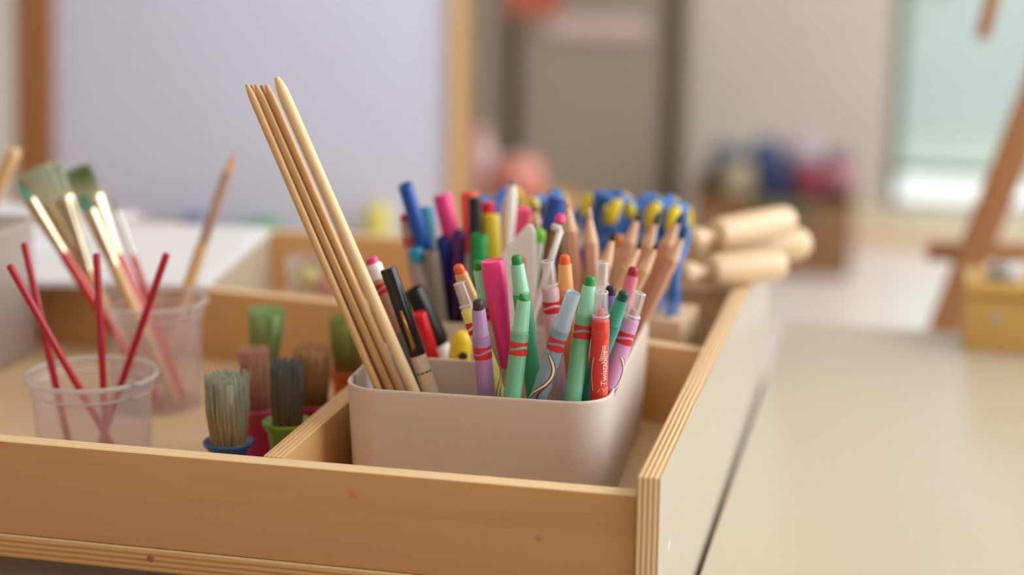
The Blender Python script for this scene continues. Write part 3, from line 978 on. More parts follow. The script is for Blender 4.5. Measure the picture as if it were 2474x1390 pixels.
def cup(name, label, loc, r_top, r_bot, h, mat, cat='cup', seg=40):
    o_ = root(name, label, cat, Vector(loc))
    t = .0009
    v, f = lathe([(0, .0015), (r_bot - .002, .0015), (r_bot - .001, 0), (r_bot, 0), (r_bot + .0006, .002), (r_bot + (r_top - .0035 - r_bot) * .97, h - .0105), (r_top - .0035, h - .0100), (r_top - .0020, h - .0095),
                  (r_top - .0010, h - .003), (r_top - .001 - t, h - .003), (r_top - .002 - t, h - .0095), (r_top - .0035 - t, h - .0105), (r_bot + .0006 - t, .003), (0, .003)], seg)
    mesh_obj('wall', v, f, mat, o_, True, None, None, 50)
    ring = [(r_top + .0004 * math.cos(a), 0, 0) for a in (0,)]
    n = 48
    v, f = sweep([(r_top * math.cos(2 * math.pi * k / n), r_top * math.sin(2 * math.pi * k / n), h - .0018) for k in range(n)], .0016, 8, True)
    mesh_obj('rim', v, f, MATS['cup_rim'], o_)
    v, f = sweep([((r_top - .0026) * math.cos(2 * math.pi * k / n), (r_top - .0026) * math.sin(2 * math.pi * k / n), h - .0102) for k in range(n)], .0008, 6, True)
    mesh_obj('bead', v, f, MATS['cup_rim'], o_)
    return o_


MATS['cup_rim'] = clear('cup_rim_plastic', (240, 236, 232), .62, .2, 1.4)
C1, C2 = Vector((-.3605, .1235, BT + .0002)), Vector((-.3765, .247, BT + .0002))
cup('plastic_cup', 'small frosted plastic cup holding four thin red sticks', C1, .0385, .033, .0575, M_cup)
cup('plastic_cup', 'frosted plastic cup packed with long paintbrushes', C2, .0348, .0300, .0735, M_cup)
for (t, Yt, b, lb) in (((22, 640), .085, (292, 1116), 'thin red stick leaning furthest out over the cup rim'),
                       ((58, 586), .118, (172, 1098), 'thin red stick crossing behind the outermost one, rising higher'),
                       ((233, 612), .120, (259, 1108), 'thin red stick standing almost upright in the frosted cup'),
                       ((403, 612), .142, (240, 1080), 'thin red stick leaning towards the stubby brushes')):
    T, B = at(t[0], t[1], Yt), atz(b[0], b[1], BT + .0036)
    d = Vector((B.x - C1.x, B.y - C1.y))
    if d.length > .029:
        d *= .029 / d.length
        B.x, B.y = C1.x + d.x, C1.y + d.y
    M_, L_ = axis_mtx(B, T)
    v, f = lathe([(0, 0), (.0021, 0), (.0022, .0005), (.0022, L_ - .001), (.0016, L_ - .0002), (0, L_)], 12)
    mo = mesh_obj('red_stick', v, f, M_redwood, None, True, None, None, 50)
    mo.matrix_world = M_
    tag(mo, lb, 'stick', 'red sticks in the cup')


def strands(n, rb, rt, h, rng, w=.0004, sx=1.0, sy=1.0, z0=0.0, jit=.12, point=0.0):
    b = MB()
    for _ in range(n):
        a, q = rng.uniform(0, 6.283), math.sqrt(rng.random())
        a2 = a + rng.gauss(0, .16)
        hh = h * (1 - jit * rng.random()) * (1 - point * q)
        p0 = Vector((math.cos(a) * q * rb * sx, math.sin(a) * q * rb * sy, z0))
        p2 = Vector((math.cos(a2) * q * rt * sx, math.sin(a2) * q * rt * sy, z0 + hh))
        p1 = (p0 + p2) / 2 + Vector((rng.gauss(0, 1), rng.gauss(0, 1), 0)) * rb * .07
        v, f = sweep([p0, p1, p2], [w, w * .9, w * .4], 3)
        b.add(v, f)
    return b


def stub_brush(label, lip_px, lipz, hd, hair_lo, hair_hi, rb, rt, hb, seed, lean=(0, 0), rlip=.0145):
    c = atz(lip_px[0], lip_px[1], lipz)
    o_ = root('stubby_brush', label, 'brush', Vector((c.x, c.y, BT + .0003)), 'stubby paintbrushes standing in the tray')
    zl = lipz - BT
    k = rlip / .0145
    v, f = lathe([(0, 0), (.011 * k, 0), (.0128 * k, .0015), (.0132 * k, zl * .25), (.0098 * k, zl * .62), (.0112 * k, zl * .85), (.0142 * k, zl * .96), (.0145 * k, zl), (.0136 * k, zl + .0008), (rb * 1.02, zl - .0015), (0, zl - .003)], 28)
    mesh_obj('handle', v, f, hd, o_, True, None, None, 60)
    rng = random.Random(seed)
    s = strands(520, rb, rt, hb, rng, .00042)
    m = hair('bristle_hair_%d' % seed, hair_lo, hair_hi, 0, hb)
    ob = s.build('bristles', m, o_, True, (0, 0, zl - .0015))
    ob.rotation_euler = (R(lean[0]), R(lean[1]), 0)
    ob['kind'] = 'stuff'
    v, f = lathe([(0, 0), (rb * .93, 0), (rb * .9 + (rt - rb) * .4, hb * .5), ((rt) * .86, hb * .86), (rt * .5, hb * .9), (0, hb * .91)], 20)
    ob2 = mesh_obj('bristle_core', v, f, m, o_, True, (0, 0, zl - .0015))
    ob2.rotation_euler = ob.rotation_euler
    return o_


stub_brush('stubby brush with grey-green bristles in a blue handle, nearest the front panel', (552, 1068), BT + .0335, cp('brush_blue', (40, 84, 140)), (180, 154, 110), (172, 178, 158), .0098, .0128, .043, 11)
stub_brush('stubby brush with pinkish brown bristles in a crimson handle', (622, 985), BT + .0335, cp('brush_crimson', (178, 40, 78)), (160, 104, 82), (200, 156, 136), .0082, .0092, .039, 12, (0, -3))
stub_brush('stubby brush with blackish teal-tipped bristles in a lime green handle', (694, 1020), BT + .0405, cp('brush_lime', (120, 158, 50)), (124, 100, 74), (112, 118, 116), .0088, .0094, .0385, 13)
stub_brush('stubby brush with fresh green bristles in an orange handle, behind the crimson one', (640, 880), BT + .0365, cp('brush_orange', (214, 92, 30)), (158, 160, 96), (164, 196, 134), .0085, .0128, .040, 14, (0, 3))
stub_brush('stubby brush with tan bristles in a red handle, close to the divider', (752, 975), BT + .032, cp('brush_crimson', (178, 40, 78)), (136, 94, 50), (192, 154, 108), .0095, .0115, .0385, 15, (0, 2), .0135)
stub_brush('stubby brush with olive bristles in an orange handle, furthest along the divider', (842, 893), BT + .0385, cp('brush_orange', (214, 92, 30)), (140, 118, 60), (164, 182, 108), .0092, .0108, .038, 16, (0, -2))


def brush(label, tip, Yt, base, hd_mat, hr, br_len, fer_len, fr, flat, lo, hi, fer, seed, taper=.7, pt=.2):
    T = at(tip[0], tip[1], Yt)
    B = Vector((C2.x + base[0], C2.y + base[1], BT + .0036))
    M_, L_ = axis_mtx(B, T)
    o_ = root('paintbrush', label, 'brush', M_, 'long paintbrushes in the cup')
    zf = L_ - br_len - fer_len
    v, f = lathe([(0, 0), (hr * .6, 0), (hr * .8, .004), (hr, zf * .6), (hr * 1.05, zf * .9), (hr * .8, zf), (0, zf)], 14)
    mesh_obj('handle', v, f, hd_mat, o_, True, None, None, 60)
    b = MB()
    n = 20
    rowz = [(hr * .92, hr * .92, zf - .006), (hr * .98, hr * .98, zf - .003), (hr * .9, hr * .9, zf - .002), (hr * .95, hr * .95, zf), (fr * flat, fr / max(1, flat) * 1.1, L_ - br_len)]
    rws = [[Vector((x_ * math.cos(2 * math.pi * k / n), y_ * math.sin(2 * math.pi * k / n), z_)) for k in range(n)] for (x_, y_, z_) in rowz]
    v, f = loft(rws)
    mesh_obj('ferrule', v, f, fer, o_, True, None, None, 50)
    rng = random.Random(seed)
    m = hair('brush_hair_%d' % seed, lo, hi, 0, br_len)
    s = strands(190, fr * .92, fr * taper, br_len + .002, rng, .0004, flat, 1.1 / max(1, flat), 0, .1, pt)
    ob = s.build('bristles', m, o_, True, (0, 0, L_ - br_len - .002))
    ob['kind'] = 'stuff'
    return o_


brush('paintbrush with a mint-stained tip and red handle, lowest of the slanting brushes', (36, 428), .205, (.008, -.013), M_redpaint, .0034, .017, .034, .0034, 1.3, (150, 200, 176), (122, 190, 164), M_ferrule, 31, .6, .4)
brush('paintbrush with red-stained bristles beneath the broad flat brush', (76, 428), .270, (-.003, .006), M_redpaint, .0030, .020, .034, .0032, 1.2, (190, 96, 84), (176, 64, 44), M_ferrule2, 36, .7, .3)
brush('broad flat paintbrush with grey-green bristles and a wooden handle', (96, 395), .232, (-.002, -.010), M_brushwood, .0042, .026, .046, .0062, 2.0, (226, 224, 206), (208, 222, 202), M_ferrule, 32, 1.05, .05)
brush('flat paintbrush with dark green tip and a thick red handle', (182, 400), .262, (.016, .004), M_redpaint, .0046, .024, .036, .0058, 1.7, (230, 224, 204), (126, 154, 86), M_ferrule, 33, 1.0, .05)
brush('paintbrush with a mint fleck and plain wooden handle between two red handles', (196, 468), .236, (.018, -.007), M_brushwood, .0040, .012, .034, .0040, 1.3, (150, 176, 160), (120, 190, 170), M_ferrule, 34, .7, .2)
brush('thin paintbrush with a grey tip and slim red handle', (268, 470), .278, (.012, .014), M_redpaint, .0023, .012, .026, .0022, 1.0, (190, 186, 184), (170, 166, 164), M_ferrule2, 35, .3, .6)
brush('lone paintbrush with peach bristles leaning away from the other brushes', (571, 356), .312, (-.013, .021), M_brushwood, .0040, .018, .046, .0036, 1.0, (236, 196, 160), (240, 200, 160), pm('copper_ferrule', (190, 162, 142), rough=.35, metal=.2), 37, .5, .5)

# ------------------------------------------------------------------ frosted tub at the edge of the frame, with a stick
tx1, ty1, tzt = -.5157, .352, .688
tub = root('storage_tub', 'large frosted plastic tub standing in the tray beside the cup of red sticks', 'tub', Vector((-.60, .25, BT + .0003)))


def tubring(e, z):
    return [p + Vector((-.60 - -.60, -.1, 0)) for p in rrect(.168 + 2 * e, .204 + 2 * e, .012, 0, z, 5)]


rws = [tubring(-.003, 0), tubring(-.001, .002), tubring(.0, .09), tubring(.0, .0955), tubring(.0022, .097), tubring(.0022, .1015), tubring(-.0012, .1015), tubring(-.0012, .09), tubring(-.0032, .003)]
v, f = loft(rws)
mesh_obj('wall', v, f, M_tub, tub, True, None, None, 50)
v, f = loft([tubring(.0024, .0968), tubring(.0040, .0978), tubring(.0040, .1012), tubring(.0022, .1022)], False, False)
mesh_obj('rim', v, f, MATS['cup_rim'], tub, True, None, None, 40)
B_, T_ = at(-55, 560, .30), at(40, 356, .31)
dd_ = (T_ - B_).normalized()  # leans inside the tub
B_ = B_ + dd_ * ((BT + .0045 - B_.z) / dd_.z)
M_, L_ = axis_mtx(B_, T_)
v, f = lathe([(0, 0), (.004, 0), (.0048, .004), (.0052, L_ - .02), (.0055, L_ - .006), (.004, L_ - .001), (0, L_)], 14)
mo = mesh_obj('wooden_stick', v, f, M_brushwood, None, True, None, None, 60)
mo.matrix_world = M_
tag(mo, 'round-ended wooden stick rising out of the frosted tub', 'stick')

# ------------------------------------------------------------------ back compartments: paper, jar, scissors block, rollers
for (ox, oy, rz0, wd, dp, lb) in ((-.389, .358, 9, .17, .225, 'stack of white paper lying across the tray back, next to the lone brush'),
                                  (-.570, .390, -7, .24, .20, 'second stack of white paper lying behind the slanting brushes')):
    ps = root('paper_stack', lb, 'paper', Matrix.Translation(Vector((ox, oy, FT + .0004 + (.0048 if rz0 < 0 else 0)))) @ Matrix.Rotation(R(rz0), 4, 'Z'), 'paper stacks on the tray')
    for k, (dx, dy, rz) in enumerate(((0, 0, 0), (-.003, .002, .8), (.002, .001, -.7), (-.002, .002, .5))):
        o = box('sheet', -wd, .0, 0, dp, k * .0011, k * .0011 + .001, M_paper, ps, 0)
        o.location, o.rotation_euler = (dx, dy, 0), (0, 0, R(rz))
JX, JY = -.3265, .425
jr = root('clear_jar', 'clear plastic jar behind the cross panel holding small pompoms', 'jar', Vector((JX, JY, BT + .0003)))
v, f = lathe([(0, .001), (.0195, .001), (.0205, 0), (.0213, .002), (.0220, .062), (.0232, .064), (.0232, .068), (.0212, .068), (.0203, .003), (0, .003)], 32)
mesh_obj('wall', v, f, M_jar, jr, True, None, None, 50)


def lump(r_, rng, amp=.12, n=2):
    bm = bmesh.new()
    bmesh.ops.create_icosphere(bm, subdivisions=n, radius=r_)
    for q in bm.verts:
        q.co *= 1 + rng.uniform(-amp, amp)
    v = [q.co.copy() for q in bm.verts]
    f = [tuple(q.index for q in p.verts) for p in bm.faces]
    bm.free()
    return v, f


rng = random.Random(5)
for (dx, dy, z, r_, c, nm) in ((-.008, -.006, .0125, .009, (216, 206, 206), 'pale lilac pompom at the bottom of the clear jar'), (.009, .005, .0135, .0088, (206, 190, 186), 'pale grey pompom at the bottom of the clear jar'),
                               (-.003, -.008, .031, .0095, (226, 214, 96), 'yellow pompom in the clear jar, right against its wall'), (.0095, -.002, .046, .0088, (224, 92, 60), 'orange-red pompom in the clear jar'),
                               (-.008, .006, .049, .0088, (224, 216, 120), 'pale yellow pompom, topmost in the clear jar')):
    v, f = lump(r_, rng, .14, 3)
    o = mesh_obj('pompom', v, f, pm('pompom_%d_%d' % c[:2], c, rough=.9), None, True, (JX + dx, JY + dy, BT + z))
    tag(o, nm, 'pompom', 'pompoms in the clear jar')

sb = root('scissor_block', 'pale wooden block holding the blue and yellow scissors upright', 'block', Matrix.Translation(Vector((-.125, .372, BT + .0003))) @ Matrix.Rotation(R(-6), 4, 'Z'))
box('body', -.072, .092, -.026, .026, .010, .058, M_roller, sb, .002)
box('foot', -.070, .090, -.022, .022, 0, .010, pm('foot_shadow_red', (120, 62, 36), rough=.6), sb, .001)  # dark strip painted in place of the shadow band under the block


def scissors(label, px, py, Y, rz, tilt, z_off=0.0, spread=1.0):
    """loops at top; px,py the top of the pair"""
    T = at(px, py, Y)
    H = .132
    M = Matrix.Translation(Vector((T.x, T.y, T.z))) @ Matrix.Rotation(R(rz), 4, 'Z') @ Matrix.Rotation(R(tilt), 4, 'Y') @ Matrix.Translation(Vector((0, 0, -H)))
    o_ = root('scissors', label, 'scissors', M, 'scissors in the wooden block')
    for s in (-1, 1):
        cxx, cz, ax, az, tl = s * .0140 * spread, H - .0215, .0118, .0180, R(12) * s
        n = 28
        ring = []
        for k in range(n):
            a = 2 * math.pi * k / n
            x_, z_ = ax * math.cos(a), az * math.sin(a)
            ring.append((cxx + x_ * math.cos(tl) + z_ * math.sin(tl), s * .0033, cz - x_ * math.sin(tl) + z_ * math.cos(tl)))
        b = MB()
        b.add(*sweep(ring, .0034, 10, True, 1.15))
        b.add(*sweep([(cxx - s * .004, s * .0033, cz - az * .9), (cxx * .55, s * .0028, H - .055), (-s * .001, s * .001, H - .068), (-s * .003, s * .001, H - .078)], [.0040, .0042, .0046, .0036], 10, False, .7))
        b.build('handle', M_blue, o_)
        for ks in ((list(range(1, 7)) if s > 0 else list(range(8, 14))),):
          pts = [Vector(ring[k]) for k in ks]
          cen = Vector((cxx, s * .0033, cz))
          pts = [p + (p - cen).normalized() * .0007 for p in pts]
          v, f = sweep(pts, [.0030] + [.0040] * (len(pts) - 2) + [.0030], 10, False, 1.2)
          mesh_obj('grip', v, f, M_yellow, o_)
        v = [(s * -.0045, s * .0010 - .0005, H - .066), (s * .0050, s * .0010 - .0005, H - .066), (s * .0040, s * .0010 - .0005, .02), (s * -.0008, s * .0010 - .0005, .0), (s * -.0042, s * .0010 - .0005, .03)]
        v += [(a_, b_ + .001, c_) for (a_, b_, c_) in v]
        f = [(4, 3, 2, 1, 0), (5, 6, 7, 8, 9)] + [(k, (k + 1) % 5, 5 + (k + 1) % 5, 5 + k) for k in range(5)]
        mesh_obj('blade', v, f, M_steel, o_, False)
    v, f = lathe([(0, .003), (.0022, .003), (.0028, .0022), (.0028, -.0022), (.0022, -.003), (0, -.003)], 14)
    h_ = mesh_obj('pivot_screw', v, f, M_steel, o_, True, (0, 0, H - .072), None, 50)
    h_.rotation_euler = (R(90), 0, 0)
    return o_


scissors('scissors behind the slim white pen, only the loop tops visible', 1196, 460, .375, 60, -4)
scissors('scissors showing a yellow grip above the rose marker', 1322, 462, .372, 70, 3)
scissors('scissors just behind the two pale pencils', 1385, 476, .382, 20, 5)
scissors('scissors facing forward with a wide open blue loop', 1470, 458, .362, -5, 0, 0, .18)
scissors('scissors behind the first tall pencils of the fan', 1540, 467, .376, 55, 4)
scissors('scissors with a yellow grip right above the pencil fan', 1606, 474, .372, 75, 5)
scissors('outermost scissors, next to the wooden rollers', 1645, 488, .364, 80, 9)


def roller(label, a, za, b, zb, r_, ya=None):
    A_, B_ = atz(a[0], a[1], za), atz(b[0], b[1], zb)
    M_, L_ = axis_mtx(A_, B_)
    o_ = root('wooden_roller', label, 'roller', M_, 'small wooden rollers lying over the cart side')
    v, f = lathe([(0, 0), (r_ * .8, 0), (r_ * .95, .0015), (r_, .005), (r_ * 1.03, L_ * .5), (r_, L_ - r_ * .9), (r_ * .87, L_ - r_ * .45), (r_ * .5, L_ - r_ * .12), (0, L_)], 24)
    mesh_obj('body', v, f, M_roller, o_, True, None, None, 50)
    v, f = lathe([(0, .001), (r_ * .35, .001), (r_ * .35, -.008), (r_ * .42, -.010), (r_ * .62, -.012), (r_ * .70, -.018), (r_ * .55, -.024), (0, -.026)][::-1], 18)
    mesh_obj('knob', v, f, M_roller, o_, True, None, None, 60)
    return o_


roller('wooden roller lowest in the pile, resting on the cart side', (1712, 655), CT + .0125, (1898, 638), CT + .0125, .0118)
roller('wooden roller in the middle of the pile, reaching furthest over the table', (1725, 600), CT + .0135, (1958, 588), CT + .0135, .0130)
roller('wooden roller on top of the pile above the others', (1725, 568), CT + .034, (1915, 530), CT + .037, .0118)
ch = root('wooden_tray', 'small open wooden tray in the back corner under the rollers', 'tray', Vector((-.075, .50, BT + .0003)))
box('floor', -.045, .060, -.06, .085, 0, .006, M_inner, ch, .0008)
box('side', -.045, -.037, -.06, .085, .006, .058, M_roller, ch, .001)
box('side', .052, .060, -.06, .085, .006, .058, M_roller, ch, .001)
box('end', -.037, .052, -.06, -.052, .006, .058, M_roller, ch, .001)
box('end', -.037, .052, .077, .085, .006, .058, M_roller, ch, .001)

# ------------------------------------------------------------------ yellow box on the table
yb = root('keepsake_box', 'yellow-tan wooden box with a round grey knob near the far table edge', 'box', Vector((.235, .74, TZ)))
M_ybox = wood('yellow_ply', (206, 166, 92), (196, 154, 80), 'X', 8, .5, .1)
box('body', -.075, .085, -.028, .045, 0, .047, M_ybox, yb, .002)
box('lid', -.077, .087, -.030, .047, .048, .058, M_ybox, yb, .002)
v, f = lathe([(0, 0), (.013, 0), (.0145, .004), (.013, .011), (.008, .0155), (0, .0165)], 24)
mesh_obj('knob', v, f, pm('grey_knob', (176, 174, 176), rough=.4), yb, True, (-.043, .0, .058))
v, f = lathe([(0, .0012), (.0035, .0012), (.0042, 0), (0, 0)], 16)
o = mesh_obj('latch', v, f, pm('grey_knob', (176, 174, 176)), yb, True, (-.050, -.0281, .030))
o.rotation_euler = (R(90), 0, 0)

# ------------------------------------------------------------------ whiteboard easel
EY = 1.5
ec = at(610, 250, EY)
yaw = math.atan2(.2295, .9733)
EM = Matrix.Translation(Vector((ec.x, ec.y, ec.z))) @ Matrix.Rotation(yaw, 4, 'Z') @ Matrix.Rotation(R(-10), 4, 'X')
es = root('whiteboard_easel', 'standing easel with a wood-framed whiteboard facing the cart', 'easel', EM)
u = 1.0 / 1790.0       # metres per photograph pixel at this distance
bx0, bx1 = -(610 - 112) * u, (1105 - 610) * u
zb, zt = -.195, .62
M_board = plain('whiteboard_enamel', (212, 217, 240), rough=.35, var=.01, scale=4)
box('board', bx0, bx1, -.004, .006, zb, zt, M_board, es, .001)
box('frame_stile', bx0 - .052, bx0, -.016, .014, zb - .03, zt + .03, wood('dark_stile', (152, 100, 52), (134, 84, 42), 'Z', 8, .5, .1), es, .003)
box('frame_stile', bx1, bx1 + .019, -.012, .010, zb - .03, zt + .03, wood('pale_stile', (222, 186, 138), (208, 168, 116), 'Z', 8), es, .003)
box('frame_rail', bx0, bx1, -.012, .010, zb - .03, zb, M_ledge, es, .003)
box('frame_rail', bx0, bx1, -.012, .010, zt, zt + .03, M_ledge, es, .003)
# ledge and legs, upright on the floor
ei = EM.inverted()
ledge_z = (EM @ Vector((0, -.012, zb))).z - .012
b = MB()
v, f, nn = box_vf(bx0 - .02, bx1, -.085, -.016, zb - .018, zb - .006, .002)
mesh_obj('ledge', v, f, M_ledge, es, True, None, None, 35)
for (x_, yt) in ((bx0 - .03, .0), (bx1 + .008, .0), (bx0 - .03, .34), (bx1 + .008, .34)):
    top = EM @ Vector((x_, .016 + .0, zt if yt else zb - .02))
    ft = EM @ Vector((x_, .016, zb))
    ftw = Vector((ft.x, ft.y, 0)) + Vector((-.2295, .9733, 0)) * (yt * 1.3 - (.10 if not yt else 0))
    beam('leg', ei @ top, ei @ ftw, .03, .022, M_ledge, es, .002, (0, 1, .2))


def ledge_item(name, label, px, r_, h, col, capc=None, y=-.05):
    """paint pot on the easel ledge"""
    x_ = (px - 610) * u
    o_ = root(name, label, 'pot', EM @ Matrix.Translation(Vector((x_, y, zb - .0058))), 'paint pots on the easel ledge')
    v_, f_ = lathe([(0, 0), (r_ * .9, 0), (r_, .002), (r_, h * .7), (r_ * .8, h * .74), (0, h * .74)], 20)
    mesh_obj('pot', v_, f_, pm('pot_%d_%d_%d' % col, col, rough=.5), o_, True, None, None, 50)
    v_, f_ = lathe([(0, h * .73), (r_ * .88, h * .73), (r_ * .9, h * .95), (r_ * .8, h), (0, h)], 20)
    mesh_obj('lid', v_, f_, pm('pot_%d_%d_%d' % (capc or col), capc or col, rough=.4), o_, True, None, None, 50)


ledge_item('paint_pot', 'dark grey paint pot on the easel ledge, beside the slanting brushes', 338, .016, .030, (96, 92, 104))
ledge_item('paint_pot', 'pale blue paint pot on the easel ledge', 405, .018, .026, (120, 140, 176))
ledge_item('paint_pot', 'deep blue paint pot on the easel ledge behind the lone brush', 478, .017, .042, (58, 88, 158))
ledge_item('paint_pot', 'pale teal paint pot on the easel ledge next to the green one', 580, .017, .030, (140, 176, 168))
ledge_item('paint_pot', 'bright green paint pot on the easel ledge, the largest', 655, .024, .036, (74, 166, 92))
ledge_item('paint_pot', 'yellow paint pot on the easel ledge beyond the bamboo sticks', 932, .017, .062, (222, 214, 96))

# ------------------------------------------------------------------ brown easel at the window
b1 = root('wooden_easel', 'brown wooden easel standing against the light of the window', 'easel', Vector((.3, 1.05, 0)))
oo = Vector((.3, 1.05, 0))
P1, P2 = at(2280, 800, 1.05), at(2500, 238, 1.05)
dl = (P2 - P1).normalized()
foot = P1 + dl * ((0.0 - P1.z) / dl.z)
head = P2 + dl * .55
beam('leg', foot - oo, head - oo, .033, .022, M_easeldark, b1, .002)
mir = Vector((2 * head.x, 0, 0))
beam('leg', Vector((2 * head.x + .06 - foot.x, foot.y, 0)) - oo, Vector((head.x + .06, head.y, head.z)) - oo, .033, .022, M_easeldark, b1, .002)
beam('leg', Vector((head.x + .03, foot.y + .5, 0)) - oo, Vector((head.x + .03, head.y + .03, head.z)) - oo, .033, .022, M_easeldark, b1, .002)
c1, c2 = at(2238, 607, 1.075), at(2640, 612, 1.075)
beam('crossbar', c1 - oo, c2 - oo, .018, .020, M_easeldark, b1, .002)
s1, s2 = at(2373, 92, 1.02), at(2425, -110, 1.02)
beam('prop', s1 - oo, s2 - oo, .014, .014, M_easeldark, b1, .002)
beam('prop_arm', s2 - oo, Vector((s2.x + .07, 1.045, s2.z + .02)) - oo, .014, .014, M_easeldark, b1, .002)

# ------------------------------------------------------------------ cardboard box of bundles
cb = root('cardboard_box', 'large open cardboard box on the floor heaped with coloured yarn', 'box', Vector((-.225, 3.62, 0)))
M_card = wood('cardboard', (134, 96, 62), (126, 89, 56), 'X', 6, .8, 0)
for nm_, q in (('side', (-.20, .19, -.13, -.124, .004, .185)), ('side', (-.20, .19, .124, .13, .004, .225)), ('side', (-.20, -.194, -.124, .124, .004, .225)), ('side', (.184, .19, -.124, .124, .004, .225)), ('bottom', (-.20, .19, -.13, .13, 0, .004))):
    box(nm_, *q, M_card, cb, .001)
rng = random.Random(9)
for (px, py, Y, r_, c, lb) in ((1784, 440, 3.550, .050, (176, 164, 136), 'pale straw yarn ball heaped in the cardboard box'), (1757, 385, 3.672, .046, (118, 124, 136), 'slate grey yarn ball at the back of the cardboard box'),
                               (1872, 438, 3.548, .050, (52, 60, 104), 'navy blue yarn ball in the cardboard box'), (1850, 375, 3.672, .046, (96, 108, 146), 'denim blue yarn ball behind the navy one'),
                               (1962, 436, 3.550, .048, (156, 74, 88), 'crimson yarn ball in the cardboard box'), (1942, 372, 3.672, .052, (200, 186, 200), 'lilac white yarn ball crowning the cardboard box'),
                               (2030, 392, 3.672, .042, (166, 142, 152), 'mauve yarn ball near the box corner'), (2040, 430, 3.548, .038, (196, 146, 154), 'small pink yarn ball at the box corner')):
    p = at(px, py, Y)
    b = MB()
    v, f = lump(r_ * .94, rng, .03, 3)
    b.add(v, f)
    for k in range(16):
        M_ = Matrix.Rotation(rng.uniform(0, 6.28), 4, 'Z') @ Matrix.Rotation(rng.uniform(0, 3.14), 4, 'X')
        b.add(*sweep([(r_ * .97 * math.cos(2 * math.pi * j / 20), r_ * .97 * math.sin(2 * math.pi * j / 20), 0) for j in range(20)], r_ * .06, 5, True), mtx=M_)
    o = b.build('yarn_ball', pm('yarn_%d_%d' % c[:2], c, rough=.9), None, True, p)
    tag(o, lb, 'yarn', 'yarn balls in the cardboard box')
gp = at(1900, 500, 3.4845)
fb = MB()
for k in range(6):
    x_ = -.07 + k * .026
    fb.add(*sweep([(x_, .016, .008), (x_ + .003, .0, .006), (x_ + .006, -.006, -.006), (x_ + .002, -.005, -.024 - .006 * (k % 3))], [.009, .011, .012, .008], 8, False, .4))
o = fb.build('green_cloth', pm('sage_cloth', (112, 112, 84), rough=.9), None, True, gp)
tag(o, 'sage green cloth hanging over the front of the cardboard box', 'cloth')

# ------------------------------------------------------------------ tambour cabinet at the back wall
kx0, kx1 = at(1215, 0, 3.9).x, at(1655, 0, 3.9).x
cab = root('tambour_cabinet', 'tall grey-beige roller-shutter cabinet with dark slotted uprights', 'cabinet', Vector((0, 3.9, 0)))
M_cab = plain('cabinet_paint', (172, 158, 142), rough=.6, var=.03)
M_up = pm('dark_upright', (92, 82, 66), rough=.6)
box('carcass', kx0 + .01, kx1 - .01, .03, .28, .03, 1.5, M_cab, cab, .002)
sb_ = MB()
n = 96
for k in range(n):
    z_ = .05 + k * .0148
    v, f, nn = box_vf(kx0 + .05, kx1 - .05, .012, .03, z_, z_ + .0132, .003, 1)
    sb_.add(v, f)
o = sb_.build('shutter_slats', M_cab, cab)
o['kind'] = 'stuff'
for x_ in (kx0, kx1 - .045):
    up = MB()
    v, f, nn = box_vf(x_, x_ + .008, 0, .05, 0, 1.5, .001, 1)
    up.add(v, f)
    v, f, nn = box_vf(x_ + .037, x_ + .045, 0, .05, 0, 1.5, .001, 1)
    up.add(v, f)
    for k in range(50):
        v, f, nn = box_vf(x_ + .008, x_ + .037, .004, .03, k * .03, k * .03 + .018, 0, 1)
        up.add(v, f)
    up.build('upright', M_up, cab, False)
o = box('paper_sheet', -.075, .075, -.0015, 0, -.06, .06, pm('orange_paper', (186, 100, 74), rough=.8), None, 0, None, at(1290, -15, 3.895))
tag(o, 'orange-red paper sheet pinned on the shutter cabinet', 'paper')
o = box('paper_strip', -.14, .14, -.0015, 0, -.028, .028, pm('pale_pink_paper', (206, 182, 176), rough=.8), None, 0, None, at(1445, 66, 3.895))
tag(o, 'pale pink paper strip pinned on the shutter cabinet', 'paper')

# ------------------------------------------------------------------ stool with pink things
sp_ = at(1230, 475, 2.5)
st_ = root('wooden_stool', 'round wooden stool carrying a pink bottle and a pink pot', 'stool', Vector((sp_.x, 2.5, 0)))
v, f = lathe([(0, sp_.z - .025), (.135, sp_.z - .025), (.14, sp_.z - .02), (.14, sp_.z - .004), (.136, sp_.z), (0, sp_.z)], 32)
mesh_obj('seat', v, f, M_ledge, st_, True, None, None, 40)
for a in (45, 135, 225, 315):
    x_, y_ = math.cos(R(a)), math.sin(R(a))
    v, f = sweep([(x_ * .13, y_ * .13, 0), (x_ * .09, y_ * .09, sp_.z - .022)], [.012, .015], 10)
    mesh_obj('leg', v, f, M_ledge, st_)
p = at(1162, 470, 2.5)
o = root('pink_bottle', 'pale pink bottle standing on the stool beside the whiteboard', 'bottle', Vector((p.x, 2.5, sp_.z)))
v, f = lathe([(0, 0), (.025, 0), (.027, .004), (.027, .085), (.022, .1), (.012, .11), (.012, .118), (0, .118)], 24)
mesh_obj('body', v, f, pm('pale_pink_bottle', (206, 172, 172), rough=.5), o, True, None, None, 50)
v, f = lathe([(0, .116), (.014, .116), (.014, .134), (.012, .137), (0, .137)], 20)
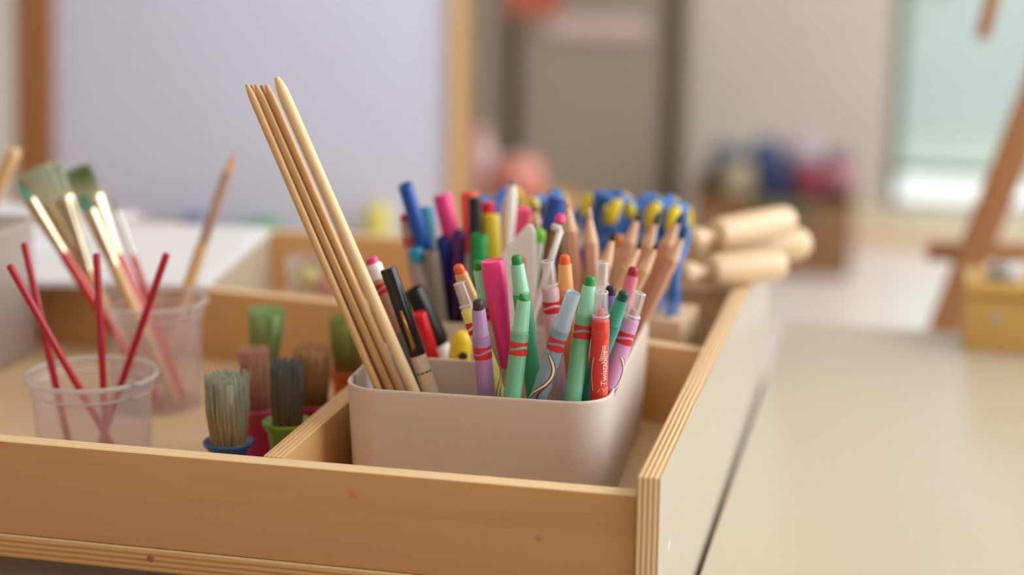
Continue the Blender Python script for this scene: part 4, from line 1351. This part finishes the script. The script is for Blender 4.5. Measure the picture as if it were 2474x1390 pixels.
mesh_obj('cap', v, f, pm('pinkish_cap', (206, 156, 156), rough=.5), o, True, None, None, 50)
p = at(1252, 470, 2.5)
o = root('pink_pot', 'salmon pink round pot standing on the stool next to the bottle', 'pot', Vector((p.x, 2.5, sp_.z)))
v, f = lathe([(0, 0), (.03, 0), (.045, .015), (.05, .04), (.046, .065), (.036, .075), (.033, .075), (.042, .06), (.045, .04), (.03, .006), (0, .004)], 28)
mesh_obj('body', v, f, pm('salmon_pot', (214, 140, 126), rough=.6), o, True, None, None, 60)
v, f = lathe([(0, .084), (.02, .082), (.037, .076), (.036, .073), (0, .073)][::-1], 28)
mesh_obj('lid', v, f, pm('salmon_lid', (208, 152, 140), rough=.6), o, True, None, None, 50)

# ------------------------------------------------------------------ sub-parts: prints, grips and bristles belong to the part that carries them
OWNER = {'printed_band': ('barrel', 'body'), 'ribbon_print': ('barrel',), 'printed_lettering': ('barrel',), 'printed_badge': ('barrel',), 'core': ('barrel',),
         'ring_mark': ('body',), 'clip': ('cap',), 'cap_ring': ('cap',), 'hole': ('cap',), 'twist_end_rim_glint': ('twist_end',), 'twist_end_collar_glint': ('twist_end',),
         'lead': ('sharpened_cone',), 'bristle_core': ('bristles',), 'rim': ('wall',), 'bead': ('wall',), 'latch': ('body',), 'window': ('facade',)}


def kind_of(o):
    return o.name.split('.')[0]


for r_ in [o for o in S.objects if o.type == 'EMPTY' and not o.parent]:
    kids = list(r_.children)
    for c in kids:
        for own in OWNER.get(kind_of(c), ()):
            host = next((h for h in kids if kind_of(h) == own and h is not c), None)
            if host:
                m = host.matrix_basis.inverted() @ c.matrix_basis
                c.parent = host
                c.matrix_basis = m
                break
    if kind_of(r_) == 'scissors':
        hs = [h for h in kids if kind_of(h) == 'handle']
        for h, gq in zip(hs, [c for c in kids if kind_of(c) == 'grip']):
            gq.parent = h
    if kind_of(r_) == 'paintbrush':
        fe = next(h for h in kids if kind_of(h) == 'ferrule')
        for c in kids:
            if kind_of(c) == 'bristles':
                c.parent = fe
